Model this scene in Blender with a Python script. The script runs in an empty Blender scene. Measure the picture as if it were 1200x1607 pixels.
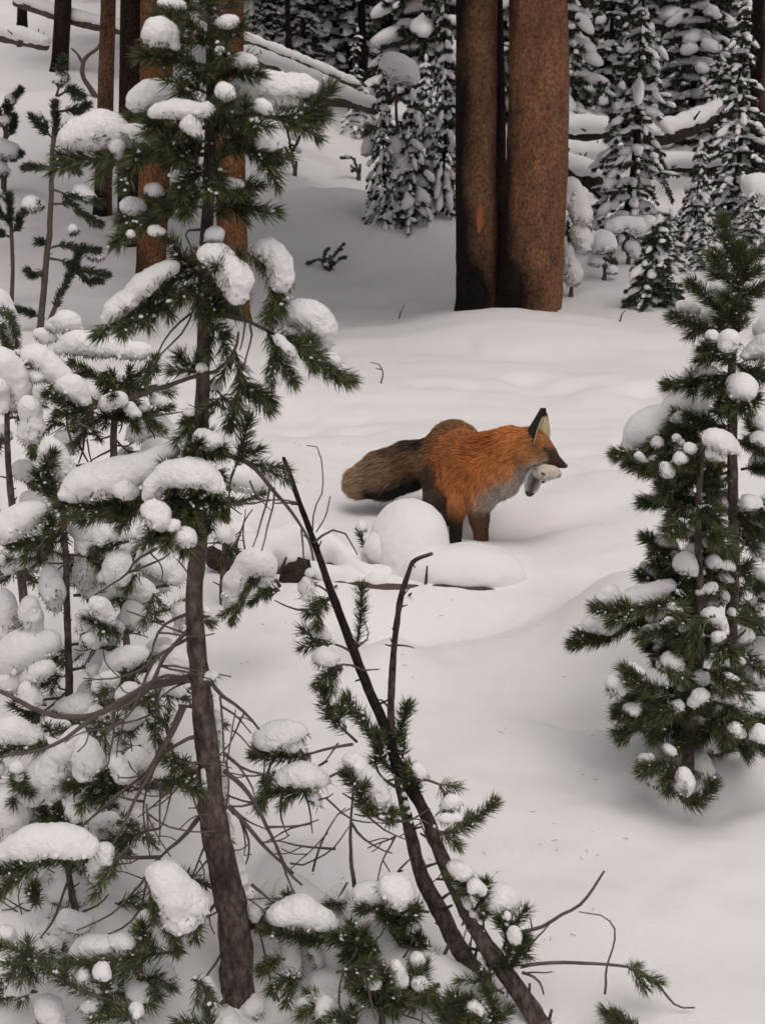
import bpy, math, random
import numpy as np
from mathutils import Vector, noise as mn

random.seed(7)
RNG = np.random.default_rng(7)
SC = bpy.context.scene
COL = SC.collection
R = math.radians

# ------------------------------------------------------------------ camera, sky, sun, exposure
PITCH = R(19.0)
FPX = 2000.0                     # focal length in photograph pixels (1200 wide)
CAMZ = 1.6
cam_d = bpy.data.cameras.new("camera")
cam = bpy.data.objects.new("camera", cam_d)
COL.objects.link(cam)
cam.location = (0, 0, CAMZ)
cam.rotation_euler = (R(90) - PITCH, 0, 0)
cam_d.sensor_fit = 'HORIZONTAL'
cam_d.sensor_width = 36
cam_d.lens = FPX / 1200 * 36
cam_d.clip_start = 0.05
cam_d.clip_end = 600
cam_d.dof.use_dof = True
cam_d.dof.focus_distance = 4.0
cam_d.dof.aperture_fstop = 16
SC.camera = cam

SUN_EL, SUN_AZ = 70.0, 160.0     # azimuth the light comes from, clockwise from +Y (straight ahead)
w = bpy.data.worlds.new("World")
SC.world = w
w.use_nodes = True
wn = w.node_tree.nodes
wl = w.node_tree.links
bg = wn["Background"]
sky = wn.new("ShaderNodeTexSky")
sky.sky_type = 'NISHITA'
sky.sun_disc = False
sky.sun_elevation = R(SUN_EL)
sky.sun_rotation = R(SUN_AZ)
sky.air_density = 1.0
sky.dust_density = 4.0
hs = wn.new("ShaderNodeHueSaturation")       # an overcast sky: nearly no blue
hs.inputs["Saturation"].default_value = 0.10
wl.new(sky.outputs[0], hs.inputs["Color"])
tint = wn.new("ShaderNodeMixRGB")
tint.blend_type = 'MULTIPLY'
tint.inputs[0].default_value = 1.0
tint.inputs[2].default_value = (1.0, 0.955, 0.935, 1)
wl.new(hs.outputs[0], tint.inputs[1])
wl.new(tint.outputs[0], bg.inputs[0])
bg.inputs[1].default_value = 0.09
sun_d = bpy.data.lights.new("sun", 'SUN')
sun_d.energy = 0.85
sun_d.angle = R(55)
sun_d.color = (1.0, 0.95, 0.90)
sun = bpy.data.objects.new("sun", sun_d)
COL.objects.link(sun)
_a, _e = R(SUN_AZ), R(SUN_EL)
sdir = Vector((math.sin(_a) * math.cos(_e), math.cos(_a) * math.cos(_e), math.sin(_e)))
sun.rotation_euler = sdir.to_track_quat('Z', 'Y').to_euler()
SC.view_settings.view_transform = 'Standard'
SC.view_settings.look = 'None'
SC.view_settings.gamma = 1
SC.view_settings.exposure = 0.22
SC.cycles.max_bounces = 6
SC.cycles.diffuse_bounces = 4
SC.cycles.use_denoising = True

# ------------------------------------------------------------------ numbers
CP, SP = math.cos(PITCH), math.sin(PITCH)
def ray(px, py):
    u = (px - 600.0) / FPX
    v = -(py - 803.5) / FPX
    return np.array([u, CP + v * SP, -SP + v * CP])
def at(px, py, Y):
    d = ray(px, py)
    t = Y / d[1]
    return np.array([d[0] * t, Y, CAMZ + d[2] * t])
def mpp(py, Y):                  # metres per photograph pixel at height py and distance Y
    d = ray(600, py)
    return (Y / d[1]) / FPX
def flat(px, py, z=0.0):
    d = ray(px, py)
    t = (z - CAMZ) / d[2]
    return d[0] * t, d[1] * t

def _h(ix, iy, iz, s):
    n = (ix * 374761393 + iy * 668265263 + iz * 2147483647 * 0 + iz * 1274126177 + s * 974711) & 0xFFFFFFFF
    n = ((n ^ (n >> 13)) * 1103515245) & 0xFFFFFFFF
    n = ((n ^ (n >> 16)) * 2246822519) & 0xFFFFFFFF
    return ((n ^ (n >> 15)) & 0xFFFFFF).astype(np.float64) / 0xFFFFFF * 2 - 1
def vn(P, s=0):                  # value noise, -1..1
    P = np.asarray(P, float)
    I = np.floor(P).astype(np.int64)
    F = P - I
    F = F * F * F * (F * (F * 6 - 15) + 10)
    out = 0
    for a in (0, 1):
        wa = F[..., 0] if a else 1 - F[..., 0]
        for b in (0, 1):
            wb = F[..., 1] if b else 1 - F[..., 1]
            for c in (0, 1):
                wc = F[..., 2] if c else 1 - F[..., 2]
                out = out + wa * wb * wc * _h(I[..., 0] + a, I[..., 1] + b, I[..., 2] + c, s)
    return out
def fbm(P, o=3, s=0, g=0.5):
    P = np.asarray(P, float)
    a, t = 1.0, 0
    for i in range(o):
        t = t + a * vn(P + 17.3 * i, s + i)
        P = P * 2.03
        a *= g
    return t
def sstep(a, b, x):
    t = np.clip((x - a) / (b - a), 0, 1)
    return t * t * (3 - 2 * t)

# ------------------------------------------------------------------ mesh helpers
def mesh_np(name, V, tris=None, quads=None, mat=None, smooth=True, col=None):
    me = bpy.data.meshes.new(name)
    V = np.ascontiguousarray(V, dtype=np.float32)
    nt = 0 if tris is None else len(tris)
    nq = 0 if quads is None else len(quads)
    me.vertices.add(len(V))
    me.vertices.foreach_set("co", V.ravel())
    loops = []
    if nt: loops.append(np.asarray(tris, dtype=np.int32).ravel())
    if nq: loops.append(np.asarray(quads, dtype=np.int32).ravel())
    L = np.concatenate(loops) if loops else np.zeros(0, np.int32)
    me.loops.add(len(L))
    me.loops.foreach_set("vertex_index", L)
    me.polygons.add(nt + nq)
    st = np.concatenate([np.arange(nt) * 3, nt * 3 + np.arange(nq) * 4]).astype(np.int32)
    me.polygons.foreach_set("loop_start", st)
    me.polygons.foreach_set("use_smooth", np.full(nt + nq, smooth, dtype=bool))
    if col is not None:
        at_ = me.color_attributes.new("coat", 'FLOAT_COLOR', 'POINT')
        c4 = np.ones((len(V), 4), np.float32)
        c4[:, :3] = col
        at_.data.foreach_set("color", c4.ravel())
    me.update(calc_edges=True)
    if mat: me.materials.append(mat)
    return me
def link(name, me, parent=None, loc=None, **props):
    o = bpy.data.objects.new(name, me)
    COL.objects.link(o)
    if parent is not None: o.parent = parent
    if loc is not None: o.location = loc
    for k, v in props.items(): o[k] = v
    return o
def thing(name, loc, label, cat, group=None):
    o = bpy.data.objects.new(name, None)
    o.empty_display_size = 0.1
    COL.objects.link(o)
    o.location = [float(c) for c in loc]
    o["label"] = label
    o["category"] = cat
    if group: o["group"] = group
    return o
class MB:
    """collects pieces into one mesh"""
    def __init__(s): s.V, s.T, s.Q, s.n = [], [], [], 0
    def add(s, V, T=None, Q=None):
        if len(V) == 0: return
        s.V.append(np.asarray(V, float))
        if T is not None and len(T): s.T.append(np.asarray(T) + s.n)
        if Q is not None and len(Q): s.Q.append(np.asarray(Q) + s.n)
        s.n += len(V)
    def mesh(s, name, mat, off=(0, 0, 0), smooth=True):
        if not s.V: return None
        return mesh_np(name, np.concatenate(s.V) - np.asarray(off), np.concatenate(s.T) if s.T else None,
                       np.concatenate(s.Q) if s.Q else None, mat, smooth)
def resample(P, n, rad=None):
    """Catmull-Rom through P, n points evenly along it"""
    P = np.asarray(P, float)
    if len(P) == 2:
        P = np.array([P[0], (P[0] + P[1]) / 2, P[1]])
        if rad is not None: rad = [rad[0], (rad[0] + rad[-1]) / 2, rad[-1]]
    E = np.vstack([2 * P[0] - P[1], P, 2 * P[-1] - P[-2]])
    out, ro = [], []
    m = 12
    for i in range(1, len(E) - 2):
        t = np.linspace(0, 1, m, endpoint=False)[:, None]
        p0, p1, p2, p3 = E[i - 1], E[i], E[i + 1], E[i + 2]
        out.append(0.5 * (2 * p1 + (p2 - p0) * t + (2 * p0 - 5 * p1 + 4 * p2 - p3) * t * t + (3 * p1 - p0 - 3 * p2 + p3) * t ** 3))
        if rad is not None: ro.append(rad[i - 1] + (rad[i] - rad[i - 1]) * t[:, 0])
    out.append(P[-1:])
    C = np.vstack(out)
    d = np.r_[0, np.cumsum(np.linalg.norm(np.diff(C, axis=0), axis=1))]
    s = np.linspace(0, d[-1], n)
    C2 = np.stack([np.interp(s, d, C[:, k]) for k in range(3)], 1)
    if rad is None: return C2
    ro.append(np.array([rad[-1]]))
    return C2, np.interp(s, d, np.concatenate(ro))
def tube(P, rad, sides=8, seed=0, rough=0.12, caps=True):
    P = np.asarray(P, float)
    n = len(P)
    rad = np.broadcast_to(rad, (n,)).astype(float)
    T = np.gradient(P, axis=0)
    T /= np.linalg.norm(T, axis=1)[:, None] + 1e-9
    up = np.array([0.31, 0.22, 0.92]) if abs(T[0] @ np.array([0.31, 0.22, 0.92])) < 0.9 else np.array([1.0, 0, 0])
    N = []
    u = up - T[0] * (up @ T[0])
    u /= np.linalg.norm(u)
    for i in range(n):
        u = u - T[i] * (u @ T[i])
        u /= np.linalg.norm(u) + 1e-9
        N.append(u)
    N = np.array(N)
    B = np.cross(T, N)
    a = np.linspace(0, 2 * np.pi, sides, endpoint=False)
    ring = np.cos(a)[None, :, None] * N[:, None] + np.sin(a)[None, :, None] * B[:, None]
    V = P[:, None] + ring * rad[:, None, None]
    if rough > 0:
        q = vn((V / (np.mean(rad) * 1.5 + 1e-6)).reshape(-1, 3), seed).reshape(n, sides)
        V = V + ring * (rad[:, None] * q * rough)[:, :, None]
    V = V.reshape(-1, 3)
    i, j = np.meshgrid(np.arange(n - 1), np.arange(sides), indexing='ij')
    j2 = (j + 1) % sides
    Q = np.stack([i * sides + j, i * sides + j2, (i + 1) * sides + j2, (i + 1) * sides + j], -1).reshape(-1, 4)
    Tn = None
    if caps:
        V = np.vstack([V, P[0] - T[0] * rad[0] * 0.4, P[-1] + T[-1] * rad[-1] * 0.6])
        c0, c1 = n * sides, n * sides + 1
        j = np.arange(sides)
        Tn = np.vstack([np.stack([np.full(sides, c0), (j + 1) % sides, j], 1),
                        np.stack([np.full(sides, c1), (n - 1) * sides + j, (n - 1) * sides + (j + 1) % sides], 1)])
    return V, Tn, Q

# surface nets: a field sampled on a grid -> a closed quad mesh
_CO = [(a, b, c) for a in (0, 1) for b in (0, 1) for c in (0, 1)]
_ED = [(p, q) for i, p in enumerate(_CO) for q in _CO[i + 1:] if sum(abs(x - y) for x, y in zip(p, q)) == 1]
def surface_nets(F, org, h):
    nx, ny, nz = F.shape
    cnt = np.zeros((nx - 1, ny - 1, nz - 1))
    pos = np.zeros((nx - 1, ny - 1, nz - 1, 3))
    def sl(c): return F[c[0]:nx - 1 + c[0], c[1]:ny - 1 + c[1], c[2]:nz - 1 + c[2]]
    for p, q in _ED:
        f0, f1 = sl(p), sl(q)
        cr = (f0 < 0) != (f1 < 0)
        t = np.where(cr, f0 / np.where(f0 == f1, 1, f0 - f1), 0)
        cnt += cr
        for k in range(3):
            pos[..., k] += np.where(cr, p[k] + (q[k] - p[k]) * t, 0)
    act = cnt > 0
    idx = -np.ones(act.shape, np.int64)
    idx[act] = np.arange(act.sum())
    g = np.argwhere(act)
    V = (g + pos[act] / cnt[act][:, None]) * h + org
    Q = []
    S = F < 0
    a = S[:-1, 1:-1, 1:-1] != S[1:, 1:-1, 1:-1]
    i, j, k = np.nonzero(a); j += 1; k += 1
    q = np.stack([idx[i, j - 1, k - 1], idx[i, j, k - 1], idx[i, j, k], idx[i, j - 1, k]], 1)
    f = ~S[i, j, k]; q[f] = q[f][:, ::-1]; Q.append(q)
    a = S[1:-1, :-1, 1:-1] != S[1:-1, 1:, 1:-1]
    i, j, k = np.nonzero(a); i += 1; k += 1
    q = np.stack([idx[i - 1, j, k - 1], idx[i - 1, j, k], idx[i, j, k], idx[i, j, k - 1]], 1)
    f = ~S[i, j, k]; q[f] = q[f][:, ::-1]; Q.append(q)
    a = S[1:-1, 1:-1, :-1] != S[1:-1, 1:-1, 1:]
    i, j, k = np.nonzero(a); i += 1; j += 1
    q = np.stack([idx[i - 1, j - 1, k], idx[i, j - 1, k], idx[i, j, k], idx[i - 1, j, k]], 1)
    f = ~S[i, j, k]; q[f] = q[f][:, ::-1]; Q.append(q)
    return V, np.concatenate(Q)
def blob(P, rad, h=None, k=0.35, lump=0.16, seed=0, under=1.35, fine=0.085, mh=None):
    """a lump of snow along the points P (metres) with radii rad; the underside is flatter than the top"""
    P = np.asarray(P, float); rad = np.broadcast_to(np.asarray(rad, float), (len(P),))
    rm = rad.mean()
    h = h or rm / 6.0
    lo = (P - rad[:, None] * 1.45).min(0) - 2 * h
    hi = (P + rad[:, None] * 1.45).max(0) + 2 * h
    while np.prod((hi - lo) / h) > 500000: h *= 1.15
    n = np.ceil((hi - lo) / h).astype(int) + 1
    G = np.stack(np.meshgrid(*[lo[a] + np.arange(n[a]) * h for a in range(3)], indexing='ij'), -1)
    kk = k * rm
    acc = 0
    for p, r in zip(P, rad):
        D = G - p
        dz = np.where(D[..., 2] < 0, D[..., 2] * under, D[..., 2])
        d = np.sqrt(D[..., 0] ** 2 + D[..., 1] ** 2 + dz * dz) - r
        acc = acc + np.exp(np.clip(-d / kk, -30, 30))
    F = -kk * np.log(acc + 1e-12) + kk * 0.5
    fa = min(rm * fine, 0.0013 if rm < 0.06 else 0.0012)
    low_ = np.clip((P[:, 2].mean() - G[..., 2]) / rm + 0.2, 0, 1)
    F += low_ * rm * 0.12 * vn(G / (rm * 0.5), seed + 9)
    F += rm * lump * vn(G / (rm * 1.1) + seed * 3.7, seed) + fa * fbm(G / max(rm * 0.30, 0.006), 2, seed + 5)
    if mh is not None: F = mh(G, F)
    V, Q = surface_nets(F, lo, h)
    return V, Q

# ------------------------------------------------------------------ materials
def mat(name, base, rough=0.8, spec=0.3, bump=None, var=None, island=None, sss=0.0, dead=False):
    """base colour with noise variation. bump=(scale, strength, distance, detail); var=(scale, colour2, amount)"""
    m = bpy.data.materials.new(name)
    m.use_nodes = True
    nt = m.node_tree
    b = nt.nodes["Principled BSDF"]
    b.inputs["Base Color"].default_value = (*base, 1)
    b.inputs["Roughness"].default_value = rough
    b.inputs["Specular IOR Level"].default_value = spec
    if sss:
        b.inputs["Subsurface Weight"].default_value = sss
        b.inputs["Subsurface Radius"].default_value = (0.02, 0.02, 0.022)
        b.inputs["Subsurface Scale"].default_value = 1.0
    tc = nt.nodes.new("ShaderNodeTexCoord")
    cur = None
    if var:
        n = nt.nodes.new("ShaderNodeTexNoise")
        n.inputs["Scale"].default_value = var[0]
        n.inputs["Detail"].default_value = 5
        nt.links.new(tc.outputs["Object"], n.inputs["Vector"])
        r = nt.nodes.new("ShaderNodeValToRGB")
        r.color_ramp.elements[0].position = 0.5 - 0.2
        r.color_ramp.elements[1].position = 0.5 + 0.2
        r.color_ramp.elements[0].color = (*base, 1)
        r.color_ramp.elements[1].color = (*var[1], 1)
        nt.links.new(n.outputs["Fac"], r.inputs["Fac"])
        cur = r.outputs["Color"]
    if island:
        g = nt.nodes.new("ShaderNodeNewGeometry")
        mx = nt.nodes.new("ShaderNodeMixRGB")
        if cur: nt.links.new(cur, mx.inputs[1])
        else: mx.inputs[1].default_value = (*base, 1)
        mx.inputs[2].default_value = (*island, 1)
        pw = nt.nodes.new("ShaderNodeValToRGB")
        e = pw.color_ramp.elements
        e[0].position = 0.0; e[0].color = (0, 0, 0, 1)
        e[1].position = 0.93; e[1].color = (1, 1, 1, 1)
        q = e.new(0.6); q.color = (0.28, 0.28, 0.28, 1)
        q = e.new(0.35); q.color = (0.1, 0.1, 0.1, 1)
        nt.links.new(g.outputs["Random Per Island"], pw.inputs['Fac'])
        nt.links.new(pw.outputs[0], mx.inputs[0])
        cur = mx.outputs[0]
        if dead:
            gt = nt.nodes.new("ShaderNodeMath"); gt.operation = 'GREATER_THAN'; gt.inputs[1].default_value = 0.955
            nt.links.new(g.outputs["Random Per Island"], gt.inputs[0])
            md = nt.nodes.new("ShaderNodeMixRGB"); md.inputs[2].default_value = (0.13, 0.062, 0.028, 1)
            nt.links.new(gt.outputs[0], md.inputs[0]); nt.links.new(cur, md.inputs[1]); cur = md.outputs[0]
    if cur: nt.links.new(cur, b.inputs["Base Color"])
    if bump:
        n2 = nt.nodes.new("ShaderNodeTexNoise")
        n2.inputs["Scale"].default_value = bump[0]
        n2.inputs["Detail"].default_value = bump[3]
        nt.links.new(tc.outputs["Object"], n2.inputs["Vector"])
        bp = nt.nodes.new("ShaderNodeBump")
        bp.inputs["Strength"].default_value = bump[1]
        bp.inputs["Distance"].default_value = bump[2]
        nt.links.new(n2.outputs["Fac"], bp.inputs["Height"])
        nt.links.new(bp.outputs[0], b.inputs["Normal"])
    return m
M = {}
M['snow_ground'] = mat("snow_ground", (0.80, 0.775, 0.775), 0.6, 0.25, bump=(330, 0.7, 0.0040, 3))
M['snow'] = mat("snow", (0.82, 0.80, 0.80), 0.6, 0.25, bump=(360, 0.8, 0.0036, 3))
M['twig'] = mat("twig_bark", (0.080, 0.063, 0.056), 0.9, 0.15, bump=(260, 0.9, 0.003, 4), var=(40, (0.135, 0.108, 0.095), 1))
M['needle'] = mat("needles", (0.042, 0.052, 0.027), 0.6, 0.25, island=(0.160, 0.170, 0.070), dead=True)
M['hoar'] = mat('snow_dust', (0.72, 0.71, 0.70), 0.8, 0.1)
M['needle_dim'] = mat("needles_frosted", (0.032, 0.042, 0.024), 0.65, 0.2, island=(0.120, 0.130, 0.090))
M['fir'] = mat("fir_foliage", (0.028, 0.034, 0.021), 0.7, 0.2, island=(0.110, 0.120, 0.085))
M['wood_dark'] = mat("dark_wood", (0.014, 0.011, 0.010), 0.9, 0.1, bump=(60, 1.0, 0.02, 6), var=(22, (0.060, 0.043, 0.034), 1))
M['wood_log'] = mat("log_wood", (0.060, 0.044, 0.036), 0.9, 0.1, bump=(50, 0.8, 0.01, 5), var=(9, (0.120, 0.092, 0.078), 1))

def bark_mat(name, c1, c2, dark_col, dark_side=0.35, char_low=0.0, red=None):
    """scaly bark; colour darkens towards -X, and the foot is charred (object space)"""
    m = bpy.data.materials.new(name)
    m.use_nodes = True
    nt = m.node_tree; N = nt.nodes.new; L = nt.links.new
    b = nt.nodes["Principled BSDF"]
    b.inputs["Roughness"].default_value = 0.95
    b.inputs["Specular IOR Level"].default_value = 0.08
    tc = N("ShaderNodeTexCoord")
    mp = N("ShaderNodeMapping"); mp.inputs["Scale"].default_value = (1, 1, 0.5)
    L(tc.outputs["Object"], mp.inputs["Vector"])
    vo = N("ShaderNodeTexVoronoi"); vo.inputs["Scale"].default_value = 75; vo.feature = 'F1'
    L(mp.outputs[0], vo.inputs["Vector"])
    n1 = N("ShaderNodeTexNoise"); n1.inputs["Scale"].default_value = 120; n1.inputs["Detail"].default_value = 6
    n1.inputs["Roughness"].default_value = 0.7
    L(mp.outputs[0], n1.inputs["Vector"])
    r = N("ShaderNodeValToRGB")
    r.color_ramp.elements[0].position = 0.34; r.color_ramp.elements[0].color = (*c1, 1)
    r.color_ramp.elements[1].position = 0.66; r.color_ramp.elements[1].color = (*c2, 1)
    L(n1.outputs["Fac"], r.inputs["Fac"])
    n2 = N("ShaderNodeTexNoise"); n2.inputs["Scale"].default_value = 3.2; n2.inputs["Detail"].default_value = 4
    L(mp.outputs[0], n2.inputs["Vector"])
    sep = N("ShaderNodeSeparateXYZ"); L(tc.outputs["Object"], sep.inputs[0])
    # bark colour turns darker towards -X of the trunk
    a = N("ShaderNodeMath"); a.operation = 'MULTIPLY_ADD'; a.inputs[1].default_value = -3.4 ; a.inputs[2].default_value = dark_side - 0.62
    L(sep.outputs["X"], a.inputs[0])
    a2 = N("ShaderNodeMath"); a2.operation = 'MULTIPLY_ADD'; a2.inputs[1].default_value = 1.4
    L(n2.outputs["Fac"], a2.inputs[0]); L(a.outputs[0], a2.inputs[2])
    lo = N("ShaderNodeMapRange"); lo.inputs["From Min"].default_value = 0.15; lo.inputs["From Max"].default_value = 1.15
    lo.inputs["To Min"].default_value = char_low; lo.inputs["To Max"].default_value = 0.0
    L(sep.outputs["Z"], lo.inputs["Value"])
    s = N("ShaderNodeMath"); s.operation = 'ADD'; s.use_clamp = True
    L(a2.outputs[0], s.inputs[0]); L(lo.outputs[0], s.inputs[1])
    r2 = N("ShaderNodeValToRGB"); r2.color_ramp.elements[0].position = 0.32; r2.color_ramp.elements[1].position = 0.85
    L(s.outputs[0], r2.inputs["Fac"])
    mx = N("ShaderNodeMixRGB"); L(r2.outputs[0], mx.inputs[0]); L(r.outputs[0], mx.inputs[1]); mx.inputs[2].default_value = (*dark_col, 1)
    out = mx.outputs[0]
    # darker flecks between the scales
    r3 = N("ShaderNodeValToRGB"); r3.color_ramp.elements[0].position = 0.25; r3.color_ramp.elements[0].color = (1, 1, 1, 1)
    r3.color_ramp.elements[1].position = 0.75; r3.color_ramp.elements[1].color = (0.52, 0.50, 0.50, 1)
    L(vo.outputs["Distance"], r3.inputs["Fac"])
    m2 = N("ShaderNodeMixRGB"); m2.blend_type = 'MULTIPLY'; m2.inputs[0].default_value = 1
    L(out, m2.inputs[1]); L(r3.outputs[0], m2.inputs[2])
    n5 = N("ShaderNodeTexNoise"); n5.inputs["Scale"].default_value = 9; n5.inputs["Detail"].default_value = 5; n5.inputs["Roughness"].default_value = 0.65
    L(mp.outputs[0], n5.inputs["Vector"])
    r5 = N("ShaderNodeValToRGB"); r5.color_ramp.elements[0].position = 0.3; r5.color_ramp.elements[0].color = (0.55, 0.55, 0.58, 1)
    r5.color_ramp.elements[1].position = 0.68; r5.color_ramp.elements[1].color = (1.25, 1.2, 1.15, 1)
    L(n5.outputs["Fac"], r5.inputs["Fac"])
    m5 = N("ShaderNodeMixRGB"); m5.blend_type = 'MULTIPLY'; m5.inputs[0].default_value = 1
    L(m2.outputs[0], m5.inputs[1]); L(r5.outputs[0], m5.inputs[2])
    L(m5.outputs[0], b.inputs["Base Color"])
    bp = N("ShaderNodeBump"); bp.inputs["Strength"].default_value = 0.9; bp.inputs["Distance"].default_value = 0.012
    ad = N("ShaderNodeMath"); ad.operation = 'SUBTRACT'; L(n1.outputs["Fac"], ad.inputs[0]); L(vo.outputs["Distance"], ad.inputs[1])
    L(ad.outputs[0], bp.inputs["Height"]); L(bp.outputs[0], b.inputs["Normal"])
    return m
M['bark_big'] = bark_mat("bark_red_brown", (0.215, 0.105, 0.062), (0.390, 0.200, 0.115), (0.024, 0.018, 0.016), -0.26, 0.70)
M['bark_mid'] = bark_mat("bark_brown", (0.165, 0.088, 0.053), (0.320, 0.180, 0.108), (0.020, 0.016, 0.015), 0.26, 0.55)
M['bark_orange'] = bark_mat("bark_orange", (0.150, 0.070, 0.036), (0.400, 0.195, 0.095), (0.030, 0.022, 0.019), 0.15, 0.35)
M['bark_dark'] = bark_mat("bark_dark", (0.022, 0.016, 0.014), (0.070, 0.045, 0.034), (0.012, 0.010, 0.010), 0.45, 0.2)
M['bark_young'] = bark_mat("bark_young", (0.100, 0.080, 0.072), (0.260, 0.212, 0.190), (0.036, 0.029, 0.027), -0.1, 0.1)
M['scar'] = mat("fresh_scar", (0.30, 0.10, 0.035), 0.8, 0.2, bump=(80, 0.5, 0.004, 3))

def coat_mat(name, rough=0.75, sheen=0.0):
    m = bpy.data.materials.new(name); m.use_nodes = True
    nt = m.node_tree; b = nt.nodes["Principled BSDF"]
    a = nt.nodes.new("ShaderNodeVertexColor"); a.layer_name = "coat"
    nt.links.new(a.outputs["Color"], b.inputs["Base Color"])
    b.inputs["Roughness"].default_value = rough
    b.inputs["Specular IOR Level"].default_value = 0.2
    return m
M['coat'] = coat_mat("coat_skin", 0.9)
M['fur'] = coat_mat("coat_fur", 0.6)
M['eye'] = mat("eye_glossy", (0.02, 0.012, 0.006), 0.12, 0.6)
M['nose'] = mat("nose_black", (0.010, 0.009, 0.009), 0.4, 0.5, bump=(400, 0.4, 0.001, 2))

# ------------------------------------------------------------------ the ground
BUMPS = []      # (x, y, sx, sy, amp)
def gb(px, py, sx, sy, amp, z=0.0):
    x, y = flat(px, py, z)
    BUMPS.append((x, y, sx, sy, amp))
gb(560, 430, 1.2, 1.3, -0.22, 0.1)       # hollow behind the bank
gb(640, 335, 1.3, 0.9, 0.16, 0.35)
gb(745, 497, 0.6, 0.5, 0.07, 0.1)
gb(850, 500, 0.6, 0.4, 0.06, 0.1)
gb(690, 966, 0.36, 0.12, -0.075)          # cavity in front of the log
gb(610, 985, 0.20, 0.14, -0.05)
gb(625, 1045, 0.10, 0.13, 0.060)         # soft snow hump below the log
gb(560, 1060, 0.12, 0.13, 0.04)
gb(975, 1010, 0.20, 0.27, 0.16)          # mound against the right sapling
gb(1090, 1010, 0.3, 0.25, 0.10)
gb(935, 1112, 0.12, 0.06, -0.10)
gb(1080, 1250, 0.13, 0.10, -0.06)
gb(1150, 1220, 0.16, 0.10, -0.06)
gb(1000, 1080, 0.14, 0.10, -0.04)
gb(1010, 760, 0.45, 0.5, 0.05)           # smooth dome right of the fox
gb(735, 830, 0.22, 0.16, -0.03)
gb(800, 812, 0.28, 0.13, -0.05)          # hollow under the fox's chest
gb(620, 790, 0.25, 0.15, -0.03)
gb(120, 1450, 0.25, 0.14, 0.10)          # humps under the left saplings
gb(40, 1520, 0.2, 0.1, 0.08)
gb(240, 1400, 0.2, 0.14, -0.04)
gb(200, 1540, 0.1, 0.08, 0.05)
gb(470, 1380, 0.10, 0.10, 0.10)
gb(560, 1480, 0.14, 0.10, 0.10)
gb(660, 1560, 0.13, 0.08, 0.10)
gb(440, 1560, 0.06, 0.10, -0.05)
gb(330, 1530, 0.12, 0.08, 0.03)
for (a, b_) in ((905, 700), (885, 745), (960, 735), (1010, 610), (900, 600), (820, 590), (740, 600), (1050, 660), (560, 665), (470, 660), (660, 600)):
    gb(a, b_, 0.11, 0.085, -0.034)
    gb(a + 28, b_ - 9, 0.14, 0.08, 0.013)
def H(x, y):
    x = np.asarray(x, float); y = np.asarray(y, float)
    yy = np.maximum(y - 8.0, 0)
    soft = yy * yy / (yy + 3.0)
    L = sstep(0.4, -4.0, x)
    z = soft * 0.105 + L * soft * 0.115
    far = sstep(30, 60, y)
    z = z + far * (y - 30) * 0.10 * (1 - 0)
    P = np.stack([x, y, 0 * x], -1)
    fz = sstep(1.5, 9, y)
    z = z + (0.028 + 0.05 * fz) * fbm(P / 2.1, 2, 3) + (0.012 + 0.018 * fz) * fbm(P / 0.62, 2, 9)
    z = z + 0.009 * fbm(P / 0.17, 3, 21) * sstep(14, 2, y) + 0.05 * sstep(9, 14, y) * np.maximum(fbm(P / 0.8, 3, 33), 0)
    z = z + 0.030 * fbm(P / 0.34, 3, 71) * sstep(8.5, 11.5, y) * sstep(40, 20, y) - 0.05 * np.maximum(vn(P / 0.45, 81) - 0.45, 0) * sstep(4.8, 6.5, y)
    z = z + 0.011 * fbm(P / np.array([0.9, 0.22, 1.0]), 2, 55) * sstep(4.2, 5.5, y) * sstep(11, 7, y)
    for bx, by, sx, sy, am in BUMPS:
        z = z + am * np.exp(-((x - bx) / sx) ** 2 - ((y - by) / sy) ** 2)
    return z
_z0 = float(H(np.array([0.1]), np.array([4.2]))[0])
_H0 = H
def H(x, y): return _H0(x, y) - _z0 * np.exp(-((np.asarray(y, float) - 4.2) / 2.0) ** 2)
def ground(px, py):
    """where the line of sight through a photograph pixel meets the snow"""
    d = ray(px, py)
    t = np.concatenate([np.arange(1.5, 12, 0.02), np.arange(12, 70, 0.1)])
    z = CAMZ + d[2] * t
    g = H(d[0] * t, d[1] * t)
    k = np.nonzero(z < g)[0]
    t0 = t[k[0]] if len(k) else 69.0
    return np.array([d[0] * t0, d[1] * t0, float(H(np.array([d[0] * t0]), np.array([d[1] * t0]))[0])])
def build_ground():
    u = np.linspace(-1, 1, 560)
    X = np.sinh(u * 5.6) / np.sinh(5.6) * 90
    v = np.linspace(-0.80, 1, 900)
    Y = 3.2 + np.sinh(v * 5.3) / np.sinh(5.3) * 115
    GX, GY = np.meshgrid(X, Y, indexing='ij')
    Z = H(GX, GY)
    V = np.stack([GX, GY, Z], -1).reshape(-1, 3)
    n, m = len(X), len(Y)
    i, j = np.meshgrid(np.arange(n - 1), np.arange(m - 1), indexing='ij')
    Q = np.stack([i * m + j, (i + 1) * m + j, (i + 1) * m + j + 1, i * m + j + 1], -1).reshape(-1, 4)
    link("snow_ground", mesh_np("snow_ground", V, None, Q, M['snow_ground']), kind="structure")
build_ground()

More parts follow.
